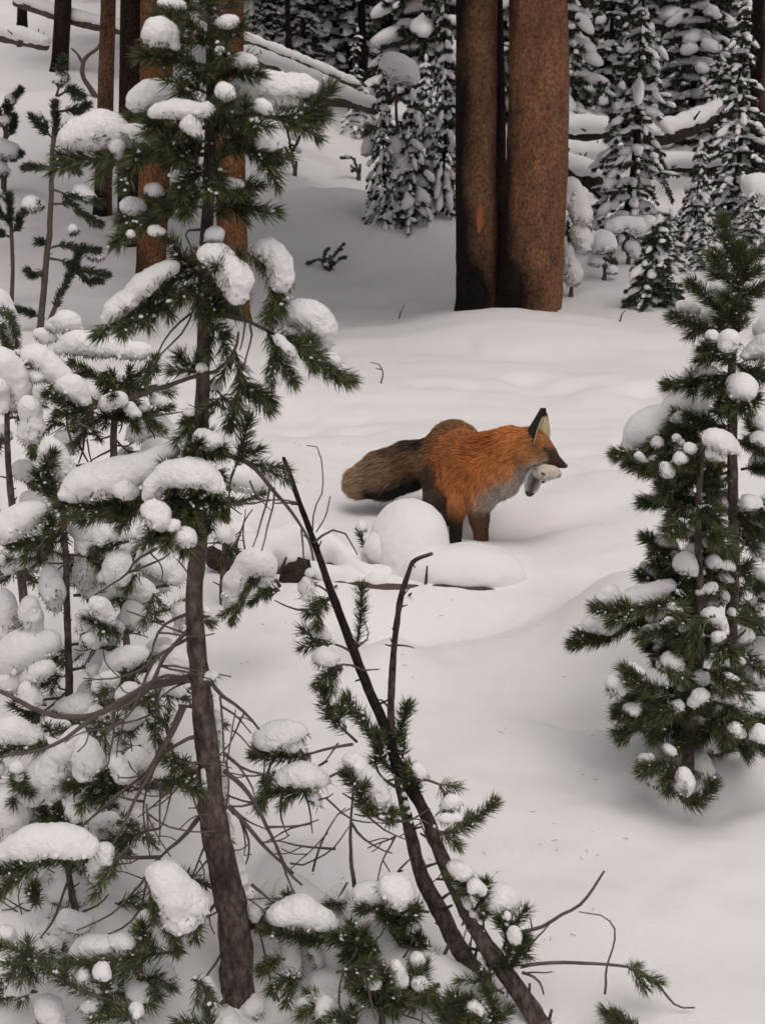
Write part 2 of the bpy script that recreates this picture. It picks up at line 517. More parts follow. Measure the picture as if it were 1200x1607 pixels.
# ------------------------------------------------------------------ needles and boughs
def needles(P, Rn, length, count, rng, wid=0.0016, spread=(28, 62), droop=0.12, tip=True):
    """needles in a bottle-brush round the path P; each is a bent blade of its own. returns V, T, Q"""
    P = np.asarray(P, float)
    n = len(P)
    T = np.gradient(P, axis=0); T /= np.linalg.norm(T, axis=1)[:, None] + 1e-9
    s = rng.random(count) ** 0.85 * (n - 1)
    if tip:
        k = int(count * 0.16)
        s[:k] = (n - 1) * (1 - 0.04 * rng.random(k))
    i0 = np.minimum(s.astype(int), n - 2); f = (s - i0)[:, None]
    B = P[i0] * (1 - f) + P[i0 + 1] * f
    D = T[i0]
    rnd = rng.normal(size=(count, 3))
    side = rnd - D * (rnd * D).sum(1)[:, None]
    side /= np.linalg.norm(side, axis=1)[:, None] + 1e-9
    ang = np.radians(rng.uniform(spread[0], spread[1], count))
    if tip: ang[:int(count * 0.16)] *= rng.uniform(0.15, 1.0, int(count * 0.16))
    d = D * np.cos(ang)[:, None] + side * np.sin(ang)[:, None]
    Ln = length * rng.uniform(0.65, 1.15, count)
    d2 = d + np.array([0, 0, -droop]) * rng.uniform(0.2, 1.6, count)[:, None] + rng.normal(size=(count, 3)) * 0.08 + D * 0.18
    d2 /= np.linalg.norm(d2, axis=1)[:, None]
    r2 = rng.normal(size=(count, 3))
    wv = np.cross(d, r2); wv /= np.linalg.norm(wv, axis=1)[:, None] + 1e-9
    wv = wv * (wid / 2)
    M1 = B + d * (Ln * 0.5)[:, None]
    E = M1 + d2 * (Ln * 0.5)[:, None]
    V = np.stack([B - wv * 0.7, B + wv * 0.7, M1 + wv, M1 - wv, E], 1).reshape(-1, 3)
    b = np.arange(count) * 5
    Q = np.stack([b, b + 1, b + 2, b + 3], 1)
    Tn = np.stack([b + 3, b + 2, b + 4], 1)
    return V, Tn, Q

def path(pts, Y0, Y1):
    out = []
    m = max(len(pts) - 1, 1)
    for i, p in enumerate(pts):
        Y = p[2] if len(p) > 2 else Y0 + (Y1 - Y0) * i / m
        out.append(at(p[0], p[1], Y))
    return np.array(out)

def proj(c):
    dx, dy, dz = c[0], c[1], c[2] - CAMZ
    f = dy * CP - dz * SP
    return 600 + FPX * dx / f, 803.5 - FPX * (dy * SP + dz * CP) / f
def add_lump(*a): lump(*a)
class Tree:
    """a young pine: an Empty at its foot, trunk, branches (> needles, snow clumps)"""
    def __init__(s, name, label, cat, Y, foot, group=None, nl=0.029, nmat='needle', bark='twig', dens=1.0):
        Y = float(ground(*foot)[1]) if Y is None else Y
        s.Y, s.nl, s.nmat, s.bark, s.dens = Y, nl, nmat, bark, dens
        g = at(foot[0], foot[1], Y)
        s.root = thing(name, g, label, cat, group)
        s.off = g
        s.br = []          # (object, path points)
        s.trunks = []
        s.n = 0
        s.rng = np.random.default_rng(abs(hash_str(label)) % 100000)
    def trunk(s, pts, rads, name="trunk", Y0=None, Y1=None, mat_=None, sides=14, n=None, rough=0.10):
        Y0 = s.Y if Y0 is None else Y0
        Y1 = Y0 if Y1 is None else Y1
        P = path(pts, Y0, Y1)
        rr = [r * mpp(p[1], q[1]) for r, p, q in zip(rads, pts, P)]
        gz = float(H(P[:1, 0], P[:1, 1])[0])
        P = np.vstack([[P[0][0], P[0][1], min(P[0][2] - 0.03, gz - 0.06)], P]); rr = [rr[0]] + rr
        n = n or max(14, len(pts) * 9)
        C, rr = resample(P, n, rr)
        C = C + np.stack([vn(C * 9 + 3, 4), vn(C * 9 + 31, 5), 0 * C[:, 0]], 1) * rr[:, None] * 0.25
        mb = MB()
        mb.add(*tube(C, rr, sides, s.n, rough))
        # short broken stubs on the stem
        for q in range(int(n / 7)):
            i = s.rng.integers(2, n - 2)
            d = s.rng.normal(size=3); d[2] = abs(d[2]) * 0.5 + 0.2; d /= np.linalg.norm(d)
            l = s.rng.uniform(0.8, 2.2) * rr[i] + 0.004
            mb.add(*tube(np.array([C[i], C[i] + d * (rr[i] + l)]), [rr[i] * 0.22 + 0.0008, rr[i] * 0.1 + 0.0006], 5, q, 0))
        o = link(name, mb.mesh(name, M[mat_ or s.bark], s.off), s.root)
        s.trunks.append((o, C, rr))
        s.n += 1
        return o
    def bough(s, pts, r=3.0, dY=-0.05, need=1.0, start=0.25, dens=1.0, shoots=2, Y0=None, nl=None, name="branch"):
        """pts in photograph pixels from the stem outwards; r the radius there in pixels"""
        Y0 = s.Y if Y0 is None else Y0
        P = path(pts, Y0, Y0 + dY)
        m = mpp(pts[0][1], Y0)
        ln = np.linalg.norm(np.diff(P, axis=0), axis=1).sum()
        n = max(6, int(ln / 0.018))
        C = resample(P, n)
        C = C + np.stack([vn(C * 22 + 3, 7), vn(C * 22 + 31, 8), vn(C * 22 + 61, 9)], 1) * 0.0035
        rr = np.linspace(r * m, max(0.0011, r * m * 0.45), n)
        mb = MB(); mb.add(*tube(C, rr, 6, s.n, 0.12))
        nb = MB()
        rng = s.rng
        nlen = (nl or s.nl)
        if need > 0:
            i0 = int(start * (n - 1))
            seg = C[i0:]
            if len(seg) < 3: seg = C[-3:]
            L = np.linalg.norm(np.diff(seg, axis=0), axis=1).sum()
            cnt = int((L * 2300 + 30) * s.dens * min(dens, 1.7) * need)
            nb.add(*needles(seg, 0, nlen, cnt, rng, 0.0016 * max(1, s.Y / 2.6)))
            for q in range(shoots):
                k = rng.integers(0, max(1, len(seg) - 2))
                t = seg[min(k + 1, len(seg) - 1)] - seg[k]; t /= np.linalg.norm(t) + 1e-9
                sd = rng.normal(size=3); sd[2] *= 0.45; sd -= t * (sd @ t); sd /= np.linalg.norm(sd)
                l = rng.uniform(0.020, 0.050)
                d = t * 0.75 + sd * 0.8; d /= np.linalg.norm(d)
                S = np.array([seg[k] + d * l * f + np.array([0, 0, -0.10 * l * f * f]) for f in np.linspace(0, 1, 5)])
                mb.add(*tube(S, np.linspace(rr[-1] * 1.3, 0.001, 5), 5, q, 0))
                nb.add(*needles(S, 0, nlen * 0.92, int((l * 1900 + 14) * s.dens * min(dens, 1.5)), rng, 0.0016 * max(1, s.Y / 2.6)))
        o = link(name, mb.mesh(name, M['twig'], s.off), s.root)
        if nb.V:
            link("needles", nb.mesh("needles", M[s.nmat], s.off, smooth=False), o, kind="stuff")
            ds = MB()
            for q in range(int(L * 75 * min(dens, 1.5)) + 2):
                k = rng.integers(0, len(seg))
                lump(ds, seg[k] + rng.normal(size=3) * nlen * 0.24 + (0, 0, nlen * 0.12), rng.uniform(0.10, 0.24) * 0.014 * (0.5 + rng.random()), rng.normal(size=3) * 0.002, rng)
            link("snow_dust", ds.mesh("snow_dust", M['hoar'], s.off), o, kind="stuff")
        s.br.append((o, C))
        s.n += 1
        return o
    def bare(s, pts, r=2.5, dY=0.0, Y0=None, twigs=0):
        o = s.bough(pts, r, dY, 0, Y0=Y0)
        return o
    def nearest(s, p):
        best, bo = 1e9, s.root
        for o, C in s.br:
            d = np.linalg.norm(C - p, axis=1).min()
            if d < best: best, bo = d, o
        if not s.br: bo = s.trunks[0][0]
        return bo
    def snow(s, pts, r, dY=0.0, Y0=None, lump=0.12, h=None, deep=1.0):
        """a lump of snow: pts in pixels, r in pixels (one or one per point)"""
        Y0 = (s.Y if Y0 is None else Y0) + dY
        P = path(pts, Y0, Y0)
        m = mpp(pts[0][1], Y0)
        rad = (np.broadcast_to(np.asarray(r, float), (len(pts),)) * 1.09 + 0.8) * m
        P = P + np.array([0, -0.25, 0.10]) * rad.mean()
        if len(P) > 1:
            L = np.linalg.norm(np.diff(P, axis=0), axis=1).sum()
            n = max(len(P), int(L / (rad.mean() * 0.6)) + 1)
            C, rr = resample(P, n, list(rad))
        else: C, rr = P, rad
        rr = rr * (1 + 0.17 * s.rng.normal(size=len(rr)).clip(-1.3, 1.1))
        if len(rr) > 2: rr[0] *= 0.82; rr[-1] *= 0.74
        C = C + s.rng.normal(size=C.shape) * rr.mean() * 0.07
        E, er = [], []
        for c, q in zip(C, rr):        # little side lobes
            if s.rng.random() < 0.55:
                d = s.rng.normal(size=3); d[2] = -abs(d[2]) * 0.3; d /= np.linalg.norm(d)
                E.append(c + d * q * 0.72); er.append(q * s.rng.uniform(0.30, 0.55))
        if E: C = np.vstack([C, E]); rr = np.r_[rr, er]
        s.n += 1
        V, Q = blob(C, rr, h or max(rr.mean() / 7.5, 0.0021), 0.30, lump, s.n * 7 + int(pts[0][0]))
        par = s.nearest(P.mean(0))
        cl = link("snow_clump", mesh_np("snow_clump", V - s.off, None, Q, M['snow']), par)
        if par is s.root: return
        # needles reach out from under the lump, and crumbs cling along its lower edge
        rm = rad.mean()
        zc = np.interp(V[:, 0], np.sort(C[:, 0]), C[np.argsort(C[:, 0]), 2]) if len(C) > 1 else np.full(len(V), C[0][2])
        low = np.nonzero((V[:, 2] < zc - rm * 0.15))[0]
        if len(low) > 20:
            cen = C[np.argmin(np.linalg.norm(V[low][:, None] - C[None], axis=2), axis=1)]
            out = V[low] - cen; out /= np.linalg.norm(out, axis=1)[:, None] + 1e-9
            L = np.linalg.norm(np.diff(C[:max(2, len(C) - len(E))], axis=0), axis=1).sum() + 2 * rm
            cnt = int(L * 900 * min(1.5, s.dens))
            k = s.rng.integers(0, len(low), cnt)
            nb = MB()
            d = out[k] * 0.9 + s.rng.normal(size=(cnt, 3)) * 0.45 + np.array([0, 0, -0.18]); d /= np.linalg.norm(d, axis=1)[:, None]
            ln_ = s.nl * s.rng.uniform(0.5, 1.0, cnt)
            B0 = V[low][k] - d * (ln_ * 0.45)[:, None]
            wv = np.cross(d, s.rng.normal(size=(cnt, 3))); wv /= np.linalg.norm(wv, axis=1)[:, None] + 1e-9
            wv *= 0.0008 * max(1, s.Y / 2.6)
            M1 = B0 + d * (ln_ * 0.55)[:, None]; E1 = B0 + (d + np.array([0, 0, -0.12])) * ln_[:, None]
            b0 = np.arange(cnt) * 5
            nb.add(np.stack([B0 - wv * .7, B0 + wv * .7, M1 + wv, M1 - wv, E1], 1).reshape(-1, 3), np.stack([b0 + 3, b0 + 2, b0 + 4], 1), np.stack([b0, b0 + 1, b0 + 2, b0 + 3], 1))
            link("needles", nb.mesh("needles", M[s.nmat], s.off, False), par, kind="stuff")
            cr = MB()
            for q in s.rng.integers(0, len(low), int(8 + L * 60)):
                add_lump(cr, V[low[q]] + s.rng.normal(size=3) * rm * 0.07, rm * s.rng.uniform(0.05, 0.20), s.rng.normal(size=3) * rm * 0.1, s.rng, True)
            link("snow_crumbs", cr.mesh("snow_crumbs", M['snow'], s.off), par, kind="stuff")
    def twigs(s, box, count, Yr, seed=0, reach=90, r=(1.2, 2.6)):
        """fine bare twigs, curved and forked"""
        rng = random.Random(seed)
        x0, y0, x1, y1 = box
        cand = []
        for o, C in list(s.br) + [(o, C) for o, C, r_ in s.trunks]:
            for c in C[1::3]:
                q = proj(c)
                if x0 <= q[0] <= x1 and y0 <= q[1] <= y1: cand.append((q[0], q[1], c[1]))
        if not cand: return
        for i in range(count):
            x, y, Y = rng.choice(cand)
            a = rng.uniform(-0.6, 1.9) if rng.random() < 0.5 else rng.uniform(1.2, 3.7)
            l = reach * rng.uniform(0.5, 1.3); c = rng.uniform(-0.9, 0.9); st = l / 4
            pts = [(x, y)]
            for k in range(4):
                a += c / 4 + rng.uniform(-0.16, 0.16)
                pts.append((pts[-1][0] + math.cos(a) * st, pts[-1][1] + math.sin(a) * st))
            s.bare(pts, rng.uniform(*r), rng.uniform(-0.06, 0.06), Y0=Y)
            if rng.random() < 0.6:
                q = pts[2]; b = a + rng.choice([-0.7, 0.7])
                s.bare([q, (q[0] + math.cos(b) * st, q[1] + math.sin(b) * st), (q[0] + math.cos(b + .2) * st * 1.8, q[1] + math.sin(b + .2) * st * 1.8)], 1.1, 0, Y0=Y)
    def filler(s, box, count, Yr, r=(9, 16), reach=70, snowp=0.8, need=1.0, drop=15, seed=0, dens=0.8):
        """more boughs of the same kind, each with its needles and most with a cap of snow"""
        rng = random.Random(seed)
        x0, y0, x1, y1 = box
        for i in range(count):
            x, y = rng.uniform(x0, x1), rng.uniform(y0, y1)
            Y = rng.uniform(*Yr)
            sg = rng.choice([-1, 1])
            l = reach * rng.uniform(0.6, 1.2)
            dy = rng.uniform(-0.3, 0.5) * l + drop
            pts = [(x, y), (x + sg * l * 0.5, y + dy * 0.35 - 5), (x + sg * l, y + dy)]
            s.bough(pts, 2.6, rng.uniform(-0.08, 0.08), need, 0.3, dens, 2, Y0=Y)
            if rng.random() < snowp:
                q = rng.uniform(*r)
                a, b = rng.uniform(0.3, 0.6), rng.uniform(0.75, 1.0)
                s.snow([(x + sg * l * a, y + dy * a * 0.8 - q * 0.9), (x + sg * l * b, y + dy * b * 0.9 - q * 0.8)], [q, q * rng.uniform(0.7, 1.1)], 0, Y0=Y)
def hash_str(t):
    v = 0
    for c in t: v = (v * 131 + ord(c)) & 0x7FFFFFFF
    return v

# ------------------------------------------------------------------ big trunks
def big_trunk(label, base, top, wbase, wtop, Y, mat_, ext=6.5, name="pine_tree", cat="tree", group=None, flare=0.16, res=1.0, crown=None, lean_y=0.0, seed=0, zsink=0.10):
    """base, top: centre pixels of the trunk at the snow and at the picture's upper edge; wbase, wtop: widths in pixels"""
    if 95 < base[1] < (525 if base[0] < 600 else 400): Y = float(ground(*base)[1])
    A = at(base[0], base[1], Y)
    Bp = at(top[0], top[1], Y + lean_y)
    g = A.copy()
    g[2] = float(H(np.array([A[0]]), np.array([A[1]]))[0])
    root = thing(name, g, label, cat, group)
    d = (Bp - A) / max(Bp[2] - A[2], 0.3)
    ra, rb = wbase * mpp(base[1], Y) / 2, wtop * mpp(top[1], Y + lean_y) / 2
    zt = Bp[2] + ext
    z0 = min(A[2], g[2]) - zsink
    vis = Bp[2] + 0.4
    k = int(((vis - z0) / 0.022) * res)
    zs = np.r_[np.linspace(z0, vis, k), np.linspace(vis + 0.15, zt, 14)]
    ns = int(56 * res) + 12
    th = np.linspace(0, 2 * np.pi, ns, endpoint=False)
    t = np.clip((zs - A[2]) / max(Bp[2] - A[2], 0.3), -0.2, 1)
    rr = ra + (rb - ra) * t
    hi = zs > Bp[2]
    rr[hi] = rb * (1 - 0.8 * (zs[hi] - Bp[2]) / ext)
    rr = rr * (1 + flare * np.exp(-np.maximum(zs - A[2] + 0.05, 0) / 0.11))
    foot = np.exp(-np.maximum(zs - A[2] + 0.02, 0) / 0.10)
    cx = A[0] + d[0] * (zs - A[2]); cy = A[1] + d[1] * (zs - A[2])
    cx = cx + 0.02 * vn(np.stack([zs * 0.8, zs * 0 + seed, zs * 0], -1), 2)
    ring = np.stack([np.cos(th), np.sin(th)], -1)
    Pn = np.stack([np.broadcast_to(np.cos(th) * 1.0, (len(zs), ns)), np.broadcast_to(np.sin(th), (len(zs), ns)), np.broadcast_to(zs[:, None], (len(zs), ns))], -1)
    nz = 0.030 * fbm(Pn * np.array([1.6, 1.6, 0.6]) + seed, 2, 5) + 0.030 * np.abs(vn(Pn * np.array([9, 9, 5.0]) + seed, 8)) + 0.020 * vn(Pn * np.array([22, 22, 13.0]) + seed, 11)
    q = rr[:, None] * (1 + nz + foot[:, None] * 0.22 * vn(np.stack([np.cos(th) * 2.2, np.sin(th) * 2.2, 0 * th + seed * 3.1], -1), 6)[None, :])
    V = np.stack([cx[:, None] + q * np.cos(th), cy[:, None] + q * np.sin(th), np.broadcast_to(zs[:, None], q.shape)], -1).reshape(-1, 3)
    n = len(zs)
    i, j = np.meshgrid(np.arange(n - 1), np.arange(ns), indexing='ij'); j2 = (j + 1) % ns
    Q = np.stack([i * ns + j, i * ns + j2, (i + 1) * ns + j2, (i + 1) * ns + j], -1).reshape(-1, 4)
    tr = link("trunk", mesh_np("trunk", V - g, None, Q, M[mat_]), root)
    if crown is not None:
        c = link("crown", crown[0], root, (cx[-1] - g[0], cy[-1] - g[1], zt - g[2]))
        c.rotation_euler[2] = seed * 1.7
        link("snow_cover", crown[1], c, kind="stuff")
    return root, tr, g
def ico(sub):
    import bmesh
    bm = bmesh.new(); bmesh.ops.create_icosphere(bm, subdivisions=sub, radius=1)
    V = np.array([v.co[:] for v in bm.verts]); F = np.array([[v.index for v in f.verts] for f in bm.faces]); bm.free()
    return V, F
ICO1, ICO2 = ico(1), ico(2)
def lump(mb, c, r, ax, rng, hi=False, lumpy=0.32):
    """a small lump of snow: an uneven ellipsoid lying along ax"""
    V, F = ICO2 if hi else ICO1
    ax = np.asarray(ax, float); L = np.linalg.norm(ax); t = ax / (L + 1e-9)
    D = V * (1 + lumpy * vn(V * 1.3 + rng.random(3) * 50, 1)[:, None])
    D = D * r
    D[:, 2] = np.where(D[:, 2] < 0, D[:, 2] * 0.5, D[:, 2] * 0.85)
    D = D + t * ((V @ t) * max(L - r, 0) * 0.8)[:, None]
    mb.add(D + c, F)
def crown_mesh(seed):
    """the high crown of a grown pine, out of the picture above: boughs in whorls with dark needles and snow"""
    rng = np.random.default_rng(seed)
    f, s = MB(), MB()
    for k in range(95):
        z = -rng.uniform(0.0, 5.2); a = rng.uniform(0, 2 * np.pi)
        L = 0.4 + 1.9 * (min(-z, 3.2) / 3.2) * rng.uniform(0.6, 1.1)
        d = np.array([math.cos(a), math.sin(a), rng.uniform(-0.25, 0.15)])
        P = np.array([np.array([0, 0, z]) + d * L * t + np.array([0, 0, -0.15 * t * t * L]) for t in np.linspace(0.1, 1, 6)])
        f.add(*needles(P, 0, 0.26, 44, rng, 0.055, (30, 80)))
        f.add(*tube(P, np.linspace(0.02, 0.006, 6), 4, k, 0))
        for q in range(2):
            t = rng.uniform(0.4, 1)
            lump(s, np.array([0, 0, z]) + d * L * t + np.array([0, 0, 0.05]), rng.uniform(0.08, 0.17), d * 0.25, rng)
    return f.mesh("crown", M['fir'], smooth=False), s.mesh("snow_cover", M['snow'])
CROWNS = [crown_mesh(1), crown_mesh(2)]

# ------------------------------------------------------------------ snow-laden firs
def fir_meshes(h, rad, seed, dens=1.0, snow=1.0, drop=0.35, low=0.04, lumps=(0.035, 0.075), spray=0.055, bare_low=0.0, hi=False):
    """a small spire-shaped fir h metres tall: trunk, foliage, snow lumps on its boughs"""
    rng = np.random.default_rng(seed)
    tr, f, s = MB(), MB(), MB()
    zz = np.linspace(-0.15, h, 12)
    C = np.stack([0.02 * h * vn(np.stack([zz, zz * 0 + seed, zz * 0], -1), 1), 0.02 * h * vn(np.stack([zz, zz * 0 + seed, zz * 0 + 9], -1), 1), zz], -1)
    tr.add(*tube(C, np.linspace(0.016 * h + 0.008, 0.004, 12), 7, seed, 0.1))
    z = h * (low + bare_low)
    while z < h * 0.985:
        fz = z / h
        L0 = rad * (1 - fz) ** 0.85 + 0.05
        nb = 5 + int(3 * (1 - fz))
        a0 = rng.uniform(0, 6.28)
        for b in range(nb):
            if rng.random() < 0.2: continue
            a = a0 + b * 6.283 / nb + rng.uniform(-0.3, 0.3)
            L = L0 * rng.uniform(0.6, 1.2)
            d = np.array([math.cos(a), math.sin(a), 0.0])
            cx = np.array([np.interp(z, zz, C[:, 0]), np.interp(z, zz, C[:, 1]), z])
            sg = drop * rng.uniform(0.7, 1.5)
            ts = np.linspace(0.08, 1, 5)
            P = cx + d * (L * ts)[:, None] + np.array([0, 0, 1.0]) * (L * (0.12 * ts - sg * ts * ts * 1.5))[:, None]
            f.add(*tube(P, np.linspace(0.006, 0.003, 5), 4, b, 0, caps=False))
            f.add(*needles(P, 0, spray, int((40 + 300 * L) * dens), rng, 0.012, (35, 80), 0.25))
            # side sprays
            for q in range(2):
                t = rng.uniform(0.35, 0.8); sd = np.array([-d[1], d[0], 0]) * (1 if q else -1)
                S = cx + d * L * t + np.array([0, 0, L * (0.12 * t - sg * t * t * 1.5)])
                E = S + (d * 0.5 + sd * 0.6) * L * 0.4 + np.array([0, 0, -0.06 * L])
                f.add(*needles(np.array([S, (S + E) / 2, E]), 0, spray * 0.9, int((18 + 110 * L) * dens), rng, 0.012, (30, 75), 0.25))
                if rng.random() < 0.35 * snow:
                    lump(s, (S + E) / 2 + np.array([0, 0, 0.018]), rng.uniform(*lumps) * 0.65, (E - S) * 0.8, rng, hi)
            nl = 1 + int(L / (lumps[1] * 1.9))
            for q in range(nl):
                if rng.random() > 0.80 * snow: continue
                t = min(1, (q + rng.uniform(0.4, 1.1)) / nl)
                c = cx + d * L * t + np.array([0, 0, L * (0.12 * t - sg * t * t * 1.5) + 0.022])
                r = (lumps[0] * 0.7 + (lumps[1] * 1.2 - lumps[0] * 0.7) * rng.random() ** 1.8) * (0.75 + 0.5 * (1 - fz))
                ax = (d + np.array([0, 0, 0.12 - 2 * sg * t])) * r * rng.uniform(1.3, 2.6)
                lump(s, c, r, ax, rng, hi)
        z += h * 0.040 + 0.05 * rng.random() + 0.03
    lump(s, np.array([C[-1][0], C[-1][1], h]), lumps[1] * 0.7, (0, 0, lumps[1] * 1.5), rng, True)
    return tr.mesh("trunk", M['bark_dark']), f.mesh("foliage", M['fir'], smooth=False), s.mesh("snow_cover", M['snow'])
def place_fir(ms, loc, scale, rz, label, group=None, name="fir_tree", cat="tree", sxy=1.0, tilt=0.0):
    r = thing(name, loc, label, cat, group)
    r.rotation_euler = (tilt, tilt * 0.6, rz)
    r.scale = (scale * sxy, scale * sxy, scale)
    for nm, me in zip(("trunk", "foliage", "snow_cover"), ms):
        o = bpy.data.objects.new(nm, me); COL.objects.link(o); o.parent = r
        if nm != "trunk": o["kind"] = "stuff"
    return r
def log_thing(label, pts, r, Ys, mat_='wood_log', snow_r=None, name="fallen_log", group=None, snow_up=0.9, stubs=4, seed=0, snow_range=(0.0, 1.0), cap=True, h=None):
    """a fallen trunk under its snow: pts pixels, r radius in pixels, Ys distance at each point"""
    P = np.array([at(p[0], p[1], y) for p, y in zip(pts, Ys)])
    m = [mpp(p[1], y) for p, y in zip(pts, Ys)]
    rad = [q * k for q, k in zip(np.broadcast_to(r, (len(pts),)), m)]
    L = np.linalg.norm(np.diff(P, axis=0), axis=1).sum()
    C, rr = resample(P, max(12, int(L / 0.06)), rad)
    g = P[0]
    root = thing(name, g, label, "log", group)
    mb = MB(); mb.add(*tube(C, rr, 14, seed, 0.16))
    o = link("trunk", mb.mesh("trunk", M[mat_], g), root)
    rng = np.random.default_rng(seed)
    for q in range(stubs):
        i = rng.integers(1, len(C) - 1); d = rng.normal(size=3); d[2] = abs(d[2]); d /= np.linalg.norm(d)
        sb = MB(); sb.add(*tube(np.array([C[i], C[i] + d * rr[i] * 1.8, C[i] + d * rr[i] * 2.8 + (0, 0, .01)]), [rr[i] * .2, rr[i] * .15, rr[i] * .08], 6, q, 0))
        link("stub", sb.mesh("stub", M[mat_], g), o)
    if snow_r:
        a, b = int(snow_range[0] * len(C)), int(snow_range[1] * len(C))
        S = C[a:b].copy(); sr = rr[a:b] * snow_r
        stp = max(1, int(sr.mean() * 0.7 / (L / len(C))))
        S, sr = S[::stp], sr[::stp]
        S[:, 2] += rr[a:b][::stp] * snow_up
        sr = sr * (1 + 0.15 * rng.normal(size=len(sr)).clip(-1.3, 1.3))
        V, Q = blob(S, sr, h or max(sr.mean() / 5, 0.008), 0.4, 0.09, seed)
        link("snow_cover", mesh_np("snow_cover", V - g, None, Q, M['snow']), root, kind="stuff")
    return root

# ================================================================== BACKGROUND
bt = big_trunk
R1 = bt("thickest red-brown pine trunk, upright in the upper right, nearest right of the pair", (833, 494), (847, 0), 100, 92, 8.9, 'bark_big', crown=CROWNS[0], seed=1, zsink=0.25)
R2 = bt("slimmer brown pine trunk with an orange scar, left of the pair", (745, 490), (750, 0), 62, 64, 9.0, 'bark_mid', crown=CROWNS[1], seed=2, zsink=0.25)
# the orange scar
sc_ = at(750, 342, 9.0)
def scar(root, g, px, py, Y, wpx, hpx, Rt):
    c = at(px, py, Y); m = mpp(py, Y)
    mb = MB(); rows = []
    n = 9
    V = []
    for i in range(n):
        t = i / (n - 1) * 2 - 1
        ww = wpx * m / 2 * (1 - t * t) ** 0.6 + 0.002
        for s_ in (-1, -0.4, 0.4, 1):
            V.append((c[0] + s_ * ww, c[1] - Rt - 0.010 + 0.02 * abs(s_) ** 2, c[2] - t * hpx * m / 2))
    Q = [[i * 4 + j, i * 4 + j + 1, (i + 1) * 4 + j + 1, (i + 1) * 4 + j] for i in range(n - 1) for j in range(3)]
    mb.add(V, None, Q)
    link("bark_scar", mb.mesh("bark_scar", M['scar'], g), root)
scar(R2[1], R2[2], 750, 340, 9.0, 12, 46, 32 * mpp(340, 9.0))
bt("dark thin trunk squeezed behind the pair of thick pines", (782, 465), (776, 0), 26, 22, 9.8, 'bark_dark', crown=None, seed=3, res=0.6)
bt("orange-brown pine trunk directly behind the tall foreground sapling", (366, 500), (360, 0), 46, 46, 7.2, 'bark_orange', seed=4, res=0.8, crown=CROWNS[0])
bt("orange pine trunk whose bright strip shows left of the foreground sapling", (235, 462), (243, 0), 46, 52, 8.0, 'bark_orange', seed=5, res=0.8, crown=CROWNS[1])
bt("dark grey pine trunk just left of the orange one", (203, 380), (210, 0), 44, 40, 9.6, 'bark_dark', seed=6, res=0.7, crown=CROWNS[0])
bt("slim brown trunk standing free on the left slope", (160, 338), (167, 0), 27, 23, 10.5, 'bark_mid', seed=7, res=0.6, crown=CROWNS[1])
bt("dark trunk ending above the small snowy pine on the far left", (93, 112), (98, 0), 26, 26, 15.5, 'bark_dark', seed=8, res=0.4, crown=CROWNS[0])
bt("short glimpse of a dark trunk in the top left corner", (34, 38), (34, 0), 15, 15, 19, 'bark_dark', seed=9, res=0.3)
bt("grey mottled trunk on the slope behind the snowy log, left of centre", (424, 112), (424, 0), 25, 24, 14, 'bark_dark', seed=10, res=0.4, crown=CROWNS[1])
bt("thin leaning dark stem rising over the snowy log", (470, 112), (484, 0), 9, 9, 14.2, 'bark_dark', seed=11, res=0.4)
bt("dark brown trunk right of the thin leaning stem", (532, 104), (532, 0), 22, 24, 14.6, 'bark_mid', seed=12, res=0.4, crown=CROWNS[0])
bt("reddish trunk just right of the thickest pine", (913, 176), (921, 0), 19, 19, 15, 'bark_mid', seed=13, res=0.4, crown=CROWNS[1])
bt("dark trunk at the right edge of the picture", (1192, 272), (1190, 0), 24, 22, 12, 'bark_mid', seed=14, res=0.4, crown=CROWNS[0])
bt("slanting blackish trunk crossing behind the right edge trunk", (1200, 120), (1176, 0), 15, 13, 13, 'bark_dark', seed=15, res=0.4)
# far trunks, all the same kind
rngb = random.Random(3)
for px, py, wd, Y in ((452, 60, 8, 19), (568, 85, 12, 20), (640, 70, 12, 24), (611, 40, 10, 26), (1096, 70, 15, 22), (1017, 60, 9, 26), (1064, 90, 10, 21), (1150, 120, 14, 18), (948, 60, 9, 27), (700, 40, 12, 24), (500, 30, 10, 26), (1130, 60, 9, 27), (130, 10, 12, 27), (820, 60, 8, 24), (290, 20, 12, 24), (985, 30, 12, 28)):
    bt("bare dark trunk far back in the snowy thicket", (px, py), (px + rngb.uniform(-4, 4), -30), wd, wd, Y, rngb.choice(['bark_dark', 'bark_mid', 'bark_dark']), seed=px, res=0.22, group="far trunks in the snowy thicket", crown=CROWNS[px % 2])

FIRS = [fir_meshes(2.4, 0.48, 11, lumps=(0.030, 0.062), hi=True), fir_meshes(2.9, 0.50, 12, lumps=(0.03, 0.06), hi=True), fir_meshes(2.0, 0.50, 13, lumps=(0.034, 0.068), hi=True),
        fir_meshes(2.6, 0.60, 14, lumps=(0.032, 0.065), hi=True), fir_meshes(3.4, 0.55, 15, lumps=(0.032, 0.065), hi=True), fir_meshes(1.3, 0.42, 16, lumps=(0.030, 0.060), hi=True)]
FH = [2.4, 2.9, 2.0, 2.6, 3.4, 1.3]
def fir_px(k, px, pb, ptop, Y, label, rz=0.0, sxy=1.0, group=None, ms=None, hh=None):
    if pb > 300: Y = float(ground(px, pb)[1])
    A = at(px, pb, Y); B = at(px, ptop, Y)
    z0 = float(H(np.array([A[0]]), np.array([A[1]]))[0])
    h = (B[2] - A[2]) / (hh or FH[k])
    return place_fir(ms or FIRS[k], (A[0], A[1], A[2] if abs(A[2] - z0) < 0.45 else z0), h, rz, label, group, sxy=sxy)
